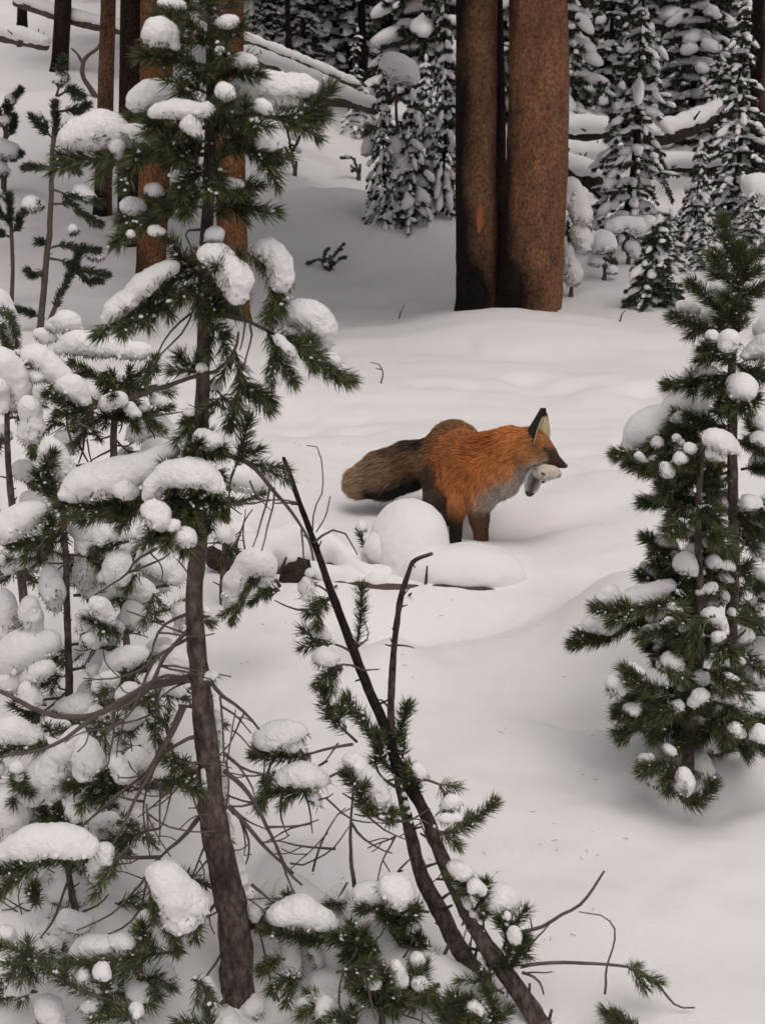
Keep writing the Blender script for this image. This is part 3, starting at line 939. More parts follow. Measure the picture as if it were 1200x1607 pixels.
# near and middle firs that can be told apart
MIDA = fir_meshes(3.2, 0.52, 31, 1.2, 1.0, 0.55, lumps=(0.028, 0.052), spray=0.05, hi=True)
MIDB = fir_meshes(2.6, 0.50, 32, 1.2, 1.0, 0.40, lumps=(0.022, 0.045), spray=0.05, hi=True)
MIDC = fir_meshes(0.85, 0.34, 33, 1.6, 0.55, 0.50, lumps=(0.03, 0.05), spray=0.05, hi=True)
MIDD = fir_meshes(1.6, 0.50, 34, 1.3, 0.8, 0.45, lumps=(0.03, 0.06), spray=0.05, low=0.06, hi=True)
MIDF = fir_meshes(1.6, 0.46, 37, 1.3, 1.0, 0.6, lumps=(0.03, 0.075), spray=0.06, low=0.10, hi=True)
MIDE = fir_meshes(2.2, 0.42, 35, 1.2, 1.0, 0.50, lumps=(0.028, 0.052), spray=0.05, hi=True)
fir_px(0, 985, 385, -130, 11.5, "tall snowy fir just right of the thickest pine trunk, dark stem showing", 0.4, 1.0, ms=MIDA, hh=3.2)
fir_px(0, 1025, 480, 345, 9.6, "small dark green fir with a cap of snow, at the edge of the clearing", 0.9, 1.05, ms=MIDC, hh=0.85)
fir_px(0, 1143, 372, 5, 12.5, "tall narrow fir with even tiers of snow in the upper right", 2.0, 0.95, ms=MIDB, hh=2.6)
fir_px(0, 1085, 395, 225, 10.6, "thin young fir on a bare stem left of the tiered fir", 1.0, 0.75, ms=MIDD, hh=1.6)
fir_px(0, 645, 345, 150, 10.6, "bushy young fir with a big round snow cap left of the paired trunks", 0.4, 0.85, ms=MIDF, hh=1.6)
fir_px(0, 602, 345, 95, 10.9, "open young fir on a thin dark stem, leftmost of the firs by the paired trunks", 2.4, 0.62, ms=MIDE, hh=2.2)
fir_px(0, 695, 330, -10, 11.4, "tall fir half hidden by the left one of the paired trunks", 1.4, 0.62, ms=MIDE, hh=2.2)
fir_px(2, 668, 190, 10, 15, "broad snow-heavy fir behind the log, above the bushy young fir", 2, 0.8)
fir_px(1, 560, 130, -40, 17, "snowy fir right of the dark brown trunk on the slope", 0.5)
fir_px(5, 1172, 395, 300, 9.8, "stubby fir under rounded snow at the right edge", 1)
fir_px(5, 1100, 420, 340, 9.6, "low tuft of fir behind the right sapling's top", 2.2, 1.1)
fir_px(5, 1046, 425, 330, 9.9, "low bushy fir right behind the small dark green fir", 2.2, 1.0)
# the thicket beyond: many alike
def cap(label, pts, r, Y):
    return
capt = Tree("fir_tree", "leaning fir top bent under one great round lump of snow, above the bushy young fir", "tree", None, (632, 335), nl=0.036, nmat='needle_dim', dens=0.8)
capt.trunk([(632, 340), (628, 260), (622, 180), (620, 110)], [3.5, 3, 2.5, 2], sides=7)
for q in ([(622, 140), (600, 150), (588, 165)], [(622, 150), (645, 165), (662, 178)], [(628, 230), (610, 240), (600, 262)], [(628, 235), (655, 262), (668, 290)], [(625, 190), (650, 200), (664, 215)], [(629, 275), (605, 290), (590, 310)], [(629, 280), (650, 300), (662, 325)]):
    capt.bough(q, 2, 0, 1, 0.15, 1.2, 3)
capt.snow([(615, 102), (632, 118), (645, 130)], [20, 18, 12], 0, h=0.014); capt.snow([(618, 128)], [10], 0, h=0.012)
capt.snow([(622, 236), (640, 250), (628, 262)], [20, 20, 16], 0, h=0.014); capt.snow([(655, 205), (640, 195)], [10, 10], 0, h=0.012); capt.snow([(578, 225), (574, 240)], [10, 9], 0, h=0.012)
capt.snow([(650, 305), (655, 318)], [9, 8], 0, h=0.012)
rngf = random.Random(11)
cnt = 0
def scatter(n, xr, Yr, hr, label, group, avoid=None):
    for i in range(n):
        Y = rngf.uniform(*Yr)
        px = rngf.uniform(*xr)
        x = (px - 600) / FPX * Y * 1.02
        z = float(H(np.array([x]), np.array([Y]))[0])
        k = rngf.randrange(6)
        hgt = rngf.uniform(*hr)
        place_fir(FIRS[k], (x, Y, z), hgt / FH[k], rngf.uniform(0, 6.28), label, group, sxy=rngf.uniform(0.9, 1.25), tilt=rngf.uniform(-0.04, 0.04))
scatter(46, (860, 1290), (15, 30), (1.3, 3.4), "snow-laden young fir in the thicket behind the fallen logs on the right", "firs in the thicket behind the right-hand logs")
scatter(26, (490, 800), (17, 30), (1.4, 3.4), "snow-laden young fir in the thicket between the brown slope trunk and the paired trunks", "firs in the thicket behind the left of the paired trunks")
scatter(16, (380, 560), (19, 32), (1.4, 3.4), "snow-laden young fir behind the long log at the top of the left slope", "firs at the top of the left slope")
# far forest reads as one dark mass
def far_forest():
    rng = np.random.default_rng(5)
    f, s, t = MB(), MB(), MB()
    for i in range(340):
        Y = rng.uniform(30, 52); x = rng.uniform(-0.45, 0.45) * Y
        z = float(H(np.array([x]), np.array([Y]))[0])
        h = rng.uniform(4, 9); rd = h * 0.16
        t.add(*tube(np.array([(x, Y, z - .2), (x, Y, z + h)]), [0.09, 0.03], 5, i, 0, caps=False))
        for q in range(46):
            fz = rng.random() ** 0.8
            a = rng.uniform(0, 6.28)
            L = rd * (1 - fz) ** 0.8 * rng.uniform(0.6, 1.1) + 0.15
            d = np.array([math.cos(a), math.sin(a), -0.4])
            c0 = np.array([x, Y, z + fz * h])
            f.add(*needles(np.array([c0, c0 + d * L * 0.5, c0 + d * L]), 0, 0.28, 22, rng, 0.07, (30, 80), 0.3))
            if q % 3 == 0: lump(s, c0 + d * L * 0.8 + (0, 0, 0.06), rng.uniform(0.10, 0.22), d * L * 0.7, rng)
    root = thing("far_forest", (0, 40, float(H(np.array([0.]), np.array([40.]))[0])), "dark mass of far conifers dusted with snow behind everything", "forest")
    g = np.array(root.location)
    root["kind"] = "stuff"
    link("foliage", f.mesh("foliage", M['fir'], g, False), root, kind="stuff")
    link("snow_cover", s.mesh("snow_cover", M['snow'], g), root, kind="stuff")
    link("trunks", t.mesh("trunks", M['bark_dark'], g), root, kind="stuff")
far_forest()

# fallen logs
log_thing("long snow-covered log slanting down the slope from the upper left to the firs", [(385, 88), (480, 122), (590, 172)], [9, 8, 7], [14.5, 13.8, 13.0], snow_r=1.25, seed=3)
log_thing("second snowy log lying just above the long slanting one", [(385, 62), (470, 96), (560, 134)], [6, 6, 5], [16.0, 15.4, 15.0], snow_r=1.3, seed=4)
log_thing("short end of a log under snow where the slope meets the firs", [(505, 158), (545, 160), (588, 172)], [9, 9, 8], [13.0, 12.9, 12.6], snow_r=1.2, seed=5)
log_thing("thin dark log at the top left crossing behind the slope trunks", [(25, 2), (110, 30), (200, 48), (300, 62)], [8, 8, 7, 6], [18, 17.5, 17, 16.5], snow_r=1.2, seed=6)
log_thing("short log with a thick roll of snow at the far left", [(-20, 52), (30, 62), (72, 72)], [9, 9, 7], [15, 14.8, 14.5], snow_r=1.5, seed=7)
log_thing("upper level log with flat snow right of the thickest trunk", [(875, 208), (950, 208)], [11, 11], [13.5, 13.4], 'wood_dark', 1.25, seed=8)
log_thing("second log below the upper level one, right of the thickest trunk", [(870, 240), (920, 250), (965, 240)], [10, 10, 10], [12.8, 12.7, 12.7], 'wood_dark', 1.35, seed=9)
log_thing("thick log rising to the right under deep snow between the tall firs", [(1020, 218), (1070, 205), (1140, 172)], [13, 13, 10], [13.4, 13.8, 14.5], 'wood_dark', 1.05, seed=10, snow_up=1.0)
log_thing("low horizontal log between the tall firs, lowest of the right-hand logs", [(1030, 262), (1080, 262), (1135, 262)], [9, 9, 9], [12.4, 12.4, 12.4], 'wood_dark', 1.35, seed=12)
log_thing("thin bare pole leaning in the snow right of the thickest trunk's foot", [(885, 262), (930, 300), (965, 330)], [3, 3, 2], [11.5, 11.2, 11.0], 'wood_dark', None, seed=13, name="fallen_pole")
log_thing("snowy log end low behind the thickest trunk", [(870, 268), (940, 285)], [14, 14], [12.2, 12.0], 'wood_dark', 1.3, seed=14)
# thin snow-lined sticks high in the far right thicket
for i, (a, b) in enumerate((((1052, 42), (1085, -10)), ((1060, 45), (1096, -12)))):
    log_thing(["thin pale pole leaning high in the right thicket, left one of two", "thin pale pole leaning high in the right thicket, right one of two"][i], [a, b], [1.6, 1.4], [19, 19.4], 'wood_log', None, name="leaning_pole", stubs=0, seed=20 + i)

# snow heaps over hidden shrubs, right of the thickest trunk
def snow_shrub(label, lumps, tufts, Y, foot, name="snow_laden_shrub", dens=0.7, nl=0.036):
    t = Tree(name, label, "seedling" if "seedling" in name else "shrub", None, foot, nl=nl, nmat='needle_dim', dens=dens)
    t.trunk([foot, (foot[0] + 3, foot[1] - 25)], [4, 2], sides=6, n=6)
    for q in tufts: t.bough(q, 2, 0.0, 1, 0.1, 1.0, 2)
    for pts, r in lumps: t.snow(pts, r, 0.0, lump=0.2, h=0.014)
    return t
snow_shrub("heap of rounded snow lumps over a shrub hugging the thickest trunk", [([(895, 290), (905, 320), (912, 350)], 17), ([(905, 360), (915, 390)], 16), ([(892, 395), (898, 440)], 13)],
           [[(890, 345), (893, 375)], [(905, 380), (890, 400)], [(920, 340), (925, 365)]], 9.6, (895, 465))
snow_shrub("round snow-capped shrub with a hollow beneath, left of the small dark fir", [([(945, 385)], 21), ([(925, 370), (935, 380)], 12), ([(958, 425)], 10), ([(932, 410)], 12)],
           [[(945, 405), (965, 412)], [(945, 405), (950, 425)]], 9.5, (948, 440))
snow_shrub("shrub under a long drooping roll of snow above the round capped one", [([(955, 360), (985, 352), (1010, 365)], 14), ([(990, 385), (998, 400)], 12), ([(1030, 370), (1015, 350)], 12)],
           [[(965, 375), (955, 395)], [(985, 370), (985, 395)], [(1000, 380), (1005, 400)]], 10.0, (985, 415))
snow_shrub("domed snow heap on a shrub at the right edge below the trunk", [([(1185, 300), (1205, 310)], 26), ([(1168, 345), (1190, 360)], 14)], [[(1165, 320), (1150, 340)], [(1185, 335), (1180, 360)]], 9.6, (1180, 380))
snow_shrub("tiny snow-covered seedling poking out of the left-centre slope", [([(526, 408)], 5), ([(512, 416)], 5)], [[(515, 425), (505, 408), (484, 412)], [(515, 425), (524, 402), (538, 384)], [(515, 425), (530, 408), (540, 404)], [(510, 420), (508, 402), (514, 392)]], 9.6, (515, 425), name="fir_seedling", dens=0.4)
snow_shrub("small bent seedling left of the leftmost fir", [([(545, 245)], 4)], [[(562, 275), (555, 250), (537, 247)], [(560, 270), (552, 262)]], 11.5, (562, 282), name="fir_seedling", dens=0.35)
snow_shrub("thin snowy seedling on the slope right of the big snowy bough", [([(462, 215)], 7), ([(470, 235)], 5)], [[(462, 270), (455, 225), (450, 200)], [(458, 240), (470, 215)], [(458, 245), (448, 232)]], 11.8, (462, 278), name="fir_seedling", dens=0.35)
# dead curved branch on the left slope
t = Tree("dead_branch", "bare curved dead branch standing in the left slope's snow", "branch", None, (152, 155))
t.bare([(152, 158), (143, 140), (130, 118), (133, 92), (150, 78), (158, 66)], 5.0)
t.bare([(131, 100), (122, 85), (112, 75)], 3.0)
# thin snowy pine at the far left, middle distance
def mid_pine(label, foot, Y, trunk, tr, boughs, snows, nl=0.055, dens=1.1, nmat='needle_dim'):
    t = Tree("pine_sapling", label, "sapling", None, foot, nl=nl, nmat=nmat, dens=dens)
    t.trunk(trunk, tr, sides=8)
    for b in boughs: t.bough(b[0], b[1] if len(b) > 1 else 2.2, b[2] if len(b) > 2 else -0.05, shoots=1)
    for sn in snows: t.snow(*sn)
    return t
mid_pine("thin pine sapling with sparse snowy tufts on the left slope", (65, 520), 5.6,
    [(62, 520), (70, 440), (78, 350), (82, 250), (84, 200)], [5.5, 5, 4.5, 3.5, 2.5],
    [([(84, 230), (88, 200), (86, 165)],), ([(82, 215), (65, 200), (52, 185)],), ([(84, 210), (105, 200), (125, 190)],), ([(82, 262), (60, 262), (42, 262)],),
     ([(82, 260), (105, 258), (120, 268)],), ([(76, 320), (110, 320), (130, 335), (155, 350)],), ([(80, 295), (105, 305), (140, 310), (155, 318)],),
     ([(72, 420), (60, 430), (45, 425)],), ([(73, 390), (100, 385), (125, 390), (150, 392)],), ([(72, 385), (65, 378)],), ([(76, 405), (100, 410), (115, 420), (165, 430)],),
     ([(75, 510), (100, 450), (115, 420), (122, 400)], 4), ([(115, 425), (140, 440), (155, 440)],), ([(70, 325), (50, 322), (40, 330)],), ([(70, 500), (45, 490), (25, 485)],),
     ([(88, 150), (95, 120), (98, 95)],), ([(90, 150), (112, 140), (128, 148)],), ([(90, 175), (120, 170), (135, 165)],)],
    [([(125, 300), (145, 312)], 11), ([(152, 348)], 9), ([(50, 322)], 13), ([(116, 360)], 9), ([(145, 398), (155, 402)], 10), ([(98, 110), (95, 128)], 8), ([(118, 150)], 7), ([(60, 180)], 6), ([(110, 205), (120, 225)], 8), ([(100, 240)], 7)])
mid_pine("thin dark-tufted pine stem at the far left edge", (20, 480), 5.4,
    [(18, 480), (20, 420), (18, 370), (15, 320)], [3.5, 3, 3, 2],
    [([(18, 370), (16, 335), (15, 310)],), ([(18, 372), (5, 368), (-8, 365)],), ([(18, 365), (28, 355), (32, 340)],), ([(18, 350), (5, 340), (-5, 325)],)], [([(-2, 300)], 8)])
mid_pine("snow-dusted pine tip entering at the left edge, upper part", (6, 300), 8.0,
    [(5, 320), (8, 240), (10, 150)], [5, 4, 2.5],
    [([(8, 200), (18, 160), (30, 142)],), ([(8, 210), (0, 180), (-10, 165)],), ([(8, 220), (20, 200), (22, 185)],), ([(6, 250), (-5, 235), (-15, 230)],), ([(6, 255), (22, 245), (30, 240)],)],
    [([(18, 155)], 7), ([(2, 232), (15, 240)], 14), ([(8, 190)], 9), ([(-2, 265)], 14)], dens=1.0, nl=0.07)
# twigs poking out of the clearing
def twig(label, paths, Y, foot, r=1.6):
    t = Tree("dry_twig", label, "twig", None, foot)
    for p in paths: t.bare(p, r, 0.0)
twig("small hooked dry stalk in the snow behind the fox", [[(598, 602), (600, 585), (594, 572), (581, 569)], [(599, 580), (590, 578)]], 6.9, (598, 602), 1.3)
twig("tiny dry stalk in front of the thick trunks' snow bank", [[(972, 505), (976, 492), (982, 488)]], 8.6, (972, 505), 1.5)
twig("tiny dry stalk left of the paired trunks", [[(626, 500), (629, 488), (634, 478)]], 8.9, (626, 500), 1.2)


# ================================================================== THE FOX
def fox():
    Yf = 4.38
    # each: (px, py, Y, r px) -> (px, py, Y, r px), coat colour, hair length (m)
    OR = (0.60, 0.235, 0.075); RU = (0.29, 0.135, 0.062); RB = (0.50, 0.180, 0.058); GR = (0.46, 0.41, 0.365); BK = (0.014, 0.012, 0.011)
    TA = (0.17, 0.092, 0.048); TT = (0.36, 0.25, 0.15); DK = (0.055, 0.035, 0.025); FA = (0.33, 0.145, 0.055); MZ = (0.055, 0.030, 0.020); WH = (0.55, 0.51, 0.45); LG = (0.17, 0.085, 0.04)
    prim = [
        ((672, 718, 4.76, 27), (640, 730, 4.78, 32), TA, .045), ((640, 730, 4.78, 32), (600, 745, 4.76, 32), TA, .048),
        ((600, 745, 4.76, 32), (567, 756, 4.74, 23), TT, .048),
        ((668, 750, 4.74, 9), (600, 770, 4.70, 8), BK, .035),
        ((712, 703, 4.76, 42), (718, 726, 4.70, 43), RU, .030),
        ((692, 724, 4.72, 30), (698, 745, 4.68, 30), (0.36, 0.15, 0.055), .030),
        ((724, 718, 4.64, 42), (748, 730, 4.44, 40), RB, .030),
        ((732, 752, 4.45, 34), (742, 772, 4.41, 24), OR, .030), ((745, 748, 4.42, 33), (790, 732, 4.38, 26), OR, .032),
        ((716, 755, 4.58, 26), (735, 765, 4.50, 22), OR, .03),
        ((750, 724, 4.56, 35), (768, 718, 4.46, 36), OR, .036), ((765, 720, 4.44, 38), (800, 705, 4.40, 31), OR, .036),
        ((800, 705, 4.40, 30), (826, 697, 4.36, 24), OR, .030),
        ((756, 777, 4.39, 18), (793, 759, 4.36, 18), GR, .028), ((793, 758, 4.37, 15), (824, 733, 4.34, 11), GR, .024),
        ((742, 785, 4.46, 16), (760, 780, 4.42, 16), GR, .03),
        ((838, 696, 4.36, 19), (846, 703, 4.35, 16), FA, .014),
        ((830, 716, 4.31, 14), (842, 717, 4.31, 11), (0.46, 0.22, 0.09), .018),
        ((850, 700, 4.35, 13), (862, 710, 4.34, 9.5), FA, .007),
        ((858, 712, 4.335, 9), (883, 730, 4.32, 4.6), MZ, .004),
        ((850, 719, 4.325, 7), (872, 728, 4.32, 4.0), (0.20, 0.13, 0.09), .005),
        ((840, 727, 4.33, 7), (866, 741, 4.34, 3.0), WH, .006),
        ((720, 775, 4.40, 17), (717, 800, 4.37, 12), OR, .018), ((716, 800, 4.37, 11), (714, 866, 4.35, 8.5), BK, .010),
        ((750, 780, 4.44, 17), (751, 812, 4.42, 12), LG, .018), ((751, 810, 4.42, 11), (752, 842, 4.41, 9), LG, .012), ((757, 815, 4.415, 6), (757, 868, 4.40, 7), BK, .010),
        ((688, 745, 4.66, 28), (684, 782, 4.60, 17), DK, .022), ((684, 780, 4.60, 16), (702, 812, 4.64, 10), (0.16, 0.12, 0.095), .014), ((702, 812, 4.64, 9), (700, 850, 4.62, 8), BK, .01),
        ((726, 755, 4.80, 24), (722, 785, 4.78, 13), DK, .02), ((722, 785, 4.78, 12), (732, 830, 4.80, 8), BK, .01),
    ]
    A = np.array([at(a[0], a[1], a[2]) for a, b, c, l in prim]); B = np.array([at(b[0], b[1], b[2]) for a, b, c, l in prim])
    ra = np.array([a[3] * mpp(a[1], a[2]) for a, b, c, l in prim]) ; rb = np.array([b[3] * mpp(b[1], b[2]) for a, b, c, l in prim])
    colr = np.array([c for a, b, c, l in prim]); ln = np.array([l for a, b, c, l in prim])
    AB = B - A
    flow = AB.copy()
    # hair runs from nose to tail: turn the flow of the trunk, neck and head pieces round
    for i, (a, b, c, l) in enumerate(prim):
        if i in (4, 5): flow[i] = (-0.2, 0.6, -0.6)
        elif 6 <= i <= 21 and i not in (7, 8): flow[i] = -AB[i] + np.array([0, 0, -0.3]) * np.linalg.norm(AB[i])
        elif i in (7, 8): flow[i] = (-0.2, 0.2, -0.9)
    flow /= np.linalg.norm(flow, axis=1)[:, None]
    kk = 0.011
    def dist(G):
        D = np.empty(G.shape[:-1] + (len(A),), np.float32)
        for i in range(len(A)):
            ap = G - A[i]
            t = np.clip((ap @ AB[i]) / (AB[i] @ AB[i]), 0, 1)
            D[..., i] = np.linalg.norm(ap - t[..., None] * AB[i], axis=-1) - (ra[i] + (rb[i] - ra[i]) * t)
        return D
    h = 0.0062
    allp = np.vstack([A - ra[:, None], B - rb[:, None], A + ra[:, None], B + rb[:, None]])
    lo, hi = allp.min(0) - 0.02, allp.max(0) + 0.02
    n = np.ceil((hi - lo) / h).astype(int)
    G = np.stack(np.meshgrid(*[lo[a] + np.arange(n[a]) * h for a in range(3)], indexing='ij'), -1)
    D = dist(G)
    F = -kk * np.log(np.exp(np.clip(-D / kk, -40, 40)).sum(-1) + 1e-15)
    F += 0.002 * vn(G / 0.03, 3)
    V, Q = surface_nets(F.astype(float), lo, h)
    # paint: extra coat marks as balls (px, py, Y, r px, colour, weight)
    marks = [(845, 722, 4.30, 5, WH, 0.9), (856, 720, 4.30, 4, WH, .9), (866, 720, 4.33, 8, MZ, 1.2), (872, 722, 4.33, 6, (0.05, 0.03, 0.022), 1.2), (866, 714, 4.31, 8, MZ, 1.3), (873, 721, 4.305, 9, MZ, 1.3), (880, 727, 4.31, 8, MZ, 1.3), (856, 705, 4.30, 3.4, (0.04, 0.025, 0.02), 1.0), (850, 709, 4.30, 4, (0.10, 0.05, 0.03), .9), (847, 714, 4.29, 7, (0.34, 0.165, 0.075), .9),
             (838, 726, 4.29, 5, WH, 0.7), (828, 734, 4.30, 6, WH, 0.7), (758, 690, 4.38, 26, (0.36, 0.10, 0.025), 0.8), (700, 668, 4.72, 24, (0.20, 0.10, 0.05), .8), (668, 718, 4.70, 15, (0.30, 0.19, 0.10), .7),
             (640, 702, 4.76, 12, (0.05, 0.035, 0.026), .9), (610, 712, 4.76, 12, (0.09, 0.05, 0.03), .8), (660, 696, 4.74, 12, (0.02, 0.018, 0.016), 1.0), (590, 776, 4.70, 14, BK, 1.1), (620, 770, 4.70, 16, BK, 1.1), (648, 762, 4.70, 16, BK, 1.1), (745, 800, 4.40, 9, GR, .6),
             (800, 728, 4.36, 10, (0.55, 0.24, 0.08), .7), (775, 755, 4.37, 12, GR, .9), (740, 690, 4.52, 20, (0.30, 0.12, 0.04), .6), (700, 700, 4.70, 20, (0.40, 0.165, 0.06), .6), (735, 740, 4.40, 22, (0.56, 0.185, 0.042), .7), (838, 700, 4.30, 6, (0.16, 0.07, 0.03), .6)]
    MP = np.array([at(a[0], a[1], a[2]) for a in marks]); MR = np.array([a[3] * mpp(a[1], a[2]) for a in marks]); MC = np.array([a[4] for a in marks]); MW = np.array([a[5] for a in marks])
    def coat(P):
        D = dist(P)
        W = np.exp(np.clip(-D / 0.009, -40, 40)); W /= W.sum(-1, keepdims=True)
        c = W @ colr
        fl = W @ flow
        l = W @ ln
        for m in range(len(MP)):
            a = np.exp(-(np.linalg.norm(P - MP[m], axis=-1) / MR[m]) ** 2 * 0.8) * MW[m]
            a = np.clip(a * 1.3, 0, 1)[..., None]
            c = c * (1 - a) + MC[m] * a
        c = c * (1 + 0.20 * vn(P / 0.012, 4)[..., None] + 0.15 * vn(P / 0.05, 6)[..., None])
        return c.clip(0.004, 1), fl, l
    c, fl, l = coat(V)
    vn_ = np.zeros_like(V)
    tri = np.vstack([Q[:, [0, 1, 2]], Q[:, [0, 2, 3]]])
    fn = np.cross(V[tri[:, 1]] - V[tri[:, 0]], V[tri[:, 2]] - V[tri[:, 0]])
    for k in range(3): np.add.at(vn_, tri[:, k], fn)
    vn_ /= np.linalg.norm(vn_, axis=1)[:, None] + 1e-12
    cen = V.mean(0)
    if ((V - cen) * vn_).sum() < 0: vn_ = -vn_; fn = -fn
    g = np.array([A[23][0], A[23][1], float(H(A[23:24, 0], A[23:24, 1])[0])])
    root = thing("red_fox", g, "red fox standing in the snow with a white hare's head in its jaws, looking right", "fox")
    # ears: cupped, black outside, cream inside; part of the body's own mesh
    EV, EQ, ET, EC = [], [], [], []
    def ear(base_l, base_r, tip, cup, inner_dir, nv0):
        bl, br, tp = np.array(base_l), np.array(base_r), np.array(tip)
        nu, nw = 13, 14
        o = []
        for side in (0, 1):
            for j in range(nw):
                v = j / (nw - 1)
                for i in range(nu):
                    u = i / (nu - 1)
                    wv = (1 - v ** 1.5)
                    mid = bl * 0.5 + br * 0.5
                    x = mid * (1 - v) + tp * v + (br - bl) * (u - 0.5) * wv * (1.0 + 0.15 * math.sin(v * 3.1))
                    x = x - np.array(inner_dir) * cup * math.cos((u - 0.5) * 3.1) * (1 - v * 0.75)
                    x = x + np.array(inner_dir) * (0.0022 if side else -0.0022) * (1 - v * .6)
                    o.append(x)
                    rim = min(u, 1 - u)
                    if side: cc = np.array([0.50, 0.40, 0.27]) * (0.40 + 1.5 * min(rim * 2.2, 0.45) if rim > 0.12 else 1.15)
                    else: cc = np.array(BK) * (1.3 if v > 0.12 else 4)
                    if side and v > 0.72: cc = np.array(BK) * 1.5
                    EC.append(cc)
        o = np.array(o)
        q = []
        for side in (0, 1):
            b = nv0 + side * nu * nw
            for j in range(nw - 1):
                for i in range(nu - 1):
                    e = [b + j * nu + i, b + j * nu + i + 1, b + (j + 1) * nu + i + 1, b + (j + 1) * nu + i]
                    q.append(e if side else e[::-1])
        for j in range(nw - 1):
            for i in (0, nu - 1):
                a_, b_ = nv0 + j * nu + i, nv0 + (j + 1) * nu + i
                q.append([a_, b_, b_ + nu * nw, a_ + nu * nw])
        EV.append(o); EQ.extend(q)
        return nu * nw * 2
    nb = len(V)
    k = ear(at(838, 697, 4.30), at(858, 691, 4.36), at(856, 640, 4.345), 0.068, (0.97, -0.22, 0.05), nb)
    ear(at(846, 684, 4.40), at(862, 688, 4.45), at(858, 648, 4.43), 0.034, (0.97, -0.2, 0.1), nb + k)
    V2 = np.vstack([V] + EV); Q2 = np.vstack([Q, np.array(EQ)])
    C2 = np.vstack([c * 0.75, np.array(EC)])
    body = link("body", mesh_np("body", V2 - g, None, Q2, M['coat'], True, C2), root)
    # fur strands
    rng = np.random.default_rng(8)
    ar = np.linalg.norm(fn, axis=1)
    NS = 105000
    pick = rng.choice(len(tri), NS, p=ar / ar.sum())
    r1, r2 = rng.random(NS), rng.random(NS); f = r1 + r2 > 1; r1[f], r2[f] = 1 - r1[f], 1 - r2[f]
    T = tri[pick]
    P = V[T[:, 0]] + (V[T[:, 1]] - V[T[:, 0]]) * r1[:, None] + (V[T[:, 2]] - V[T[:, 0]]) * r2[:, None]
    Nn = vn_[T[:, 0]]
    c, fl, l = coat(P)
    fl = fl - Nn * (fl * Nn).sum(1)[:, None]
    fl /= np.linalg.norm(fl, axis=1)[:, None] + 1e-9
    clump_ = np.stack([vn(P / 0.014 + 9, 1), vn(P / 0.014 + 33, 2), vn(P / 0.014 + 71, 3)], -1)
    d0 = fl * 0.85 + Nn * 0.50 + clump_ * 0.15 + rng.normal(size=P.shape) * 0.08
    d0 /= np.linalg.norm(d0, axis=1)[:, None]
    d1 = fl + Nn * 0.12 + clump_ * 0.18 + rng.normal(size=P.shape) * 0.10 + np.array([0, 0, -0.15])
    d1 /= np.linalg.norm(d1, axis=1)[:, None]
    L = l * rng.uniform(0.55, 1.1, NS)
    wv = np.cross(d0, rng.normal(size=P.shape)); wv /= np.linalg.norm(wv, axis=1)[:, None] + 1e-9
    wd = np.clip(L * 0.035, 0.00035, 0.0011)
    wv *= wd[:, None]
    P = P - Nn * 0.001
    M1 = P + d0 * (L * 0.45)[:, None]; E = M1 + d1 * (L * 0.55)[:, None]
    VV = np.stack([P - wv, P + wv, M1 + wv * 0.8, M1 - wv * 0.8, E], 1).reshape(-1, 3)
    b = np.arange(NS) * 5
    shade = rng.uniform(0.85, 1.22, NS)[:, None]
    dark = (rng.random(NS) < 0.04)[:, None]
    cs = np.where(dark, c * 0.35, c * shade)
    tipc = cs * 1.15 + 0.015
    CC = np.stack([cs * 0.7, cs * 0.7, cs, cs, tipc], 1).reshape(-1, 3).clip(0, 1)
    fm = mesh_np("fur", VV - g, np.stack([b + 3, b + 2, b + 4], 1), np.stack([b, b + 1, b + 2, b + 3], 1), M['fur'], False, CC)
    link("fur", fm, body, kind="stuff")
    # eye, nose
    def ell(c, r, name, m, squash=(1, 1, 1), par=root):
        Vv, F = ICO2
        mb = MB(); mb.add(np.array(c) + Vv * np.array(squash) * r, F)
        return link(name, mb.mesh(name, M[m], g), par)
    ell(at(858.5, 706.0, 4.304), 0.0075, "eye", 'eye', (1.25, 0.8, 0.75))
    ell(at(886, 731, 4.318), 0.0100, "nose", 'nose', (1.05, 1.0, 0.95))
    lid = MB()
    S = resample(np.array([at(847, 711, 4.305), at(853, 705, 4.303), at(859, 703, 4.303), at(864, 708, 4.31)]), 10)
    lid.add(*tube(S, np.linspace(0.001, 0.002, 10), 5, 1, 0))
    link("eyelid", lid.mesh("eyelid", M['nose'], g), root)
    lip = MB()
    S = resample(np.array([at(841, 728, 4.295), at(850, 726, 4.293), at(862, 725, 4.297), at(872, 731, 4.303)]), 12)
    lip.add(*tube(S, np.linspace(0.0016, 0.0014, 12), 5, 1, 0))
    link("lip", lip.mesh("lip", M['nose'], g), root)
    # whiskers
    for q, (x, y, x2, y2) in enumerate(((876, 730, 871, 739), (873, 731, 864, 742), (878, 731, 878, 741))):
        wb = MB(); wb.add(*tube(np.array([at(x, y, 4.30), at((x + x2) / 2 - 1, (y + y2) / 2, 4.28), at(x2, y2, 4.25)]), [0.0004, 0.0003, 0.0002], 4, 0, 0))
        link("whisker", wb.mesh("whisker", M['nose'], g), root)
fox()

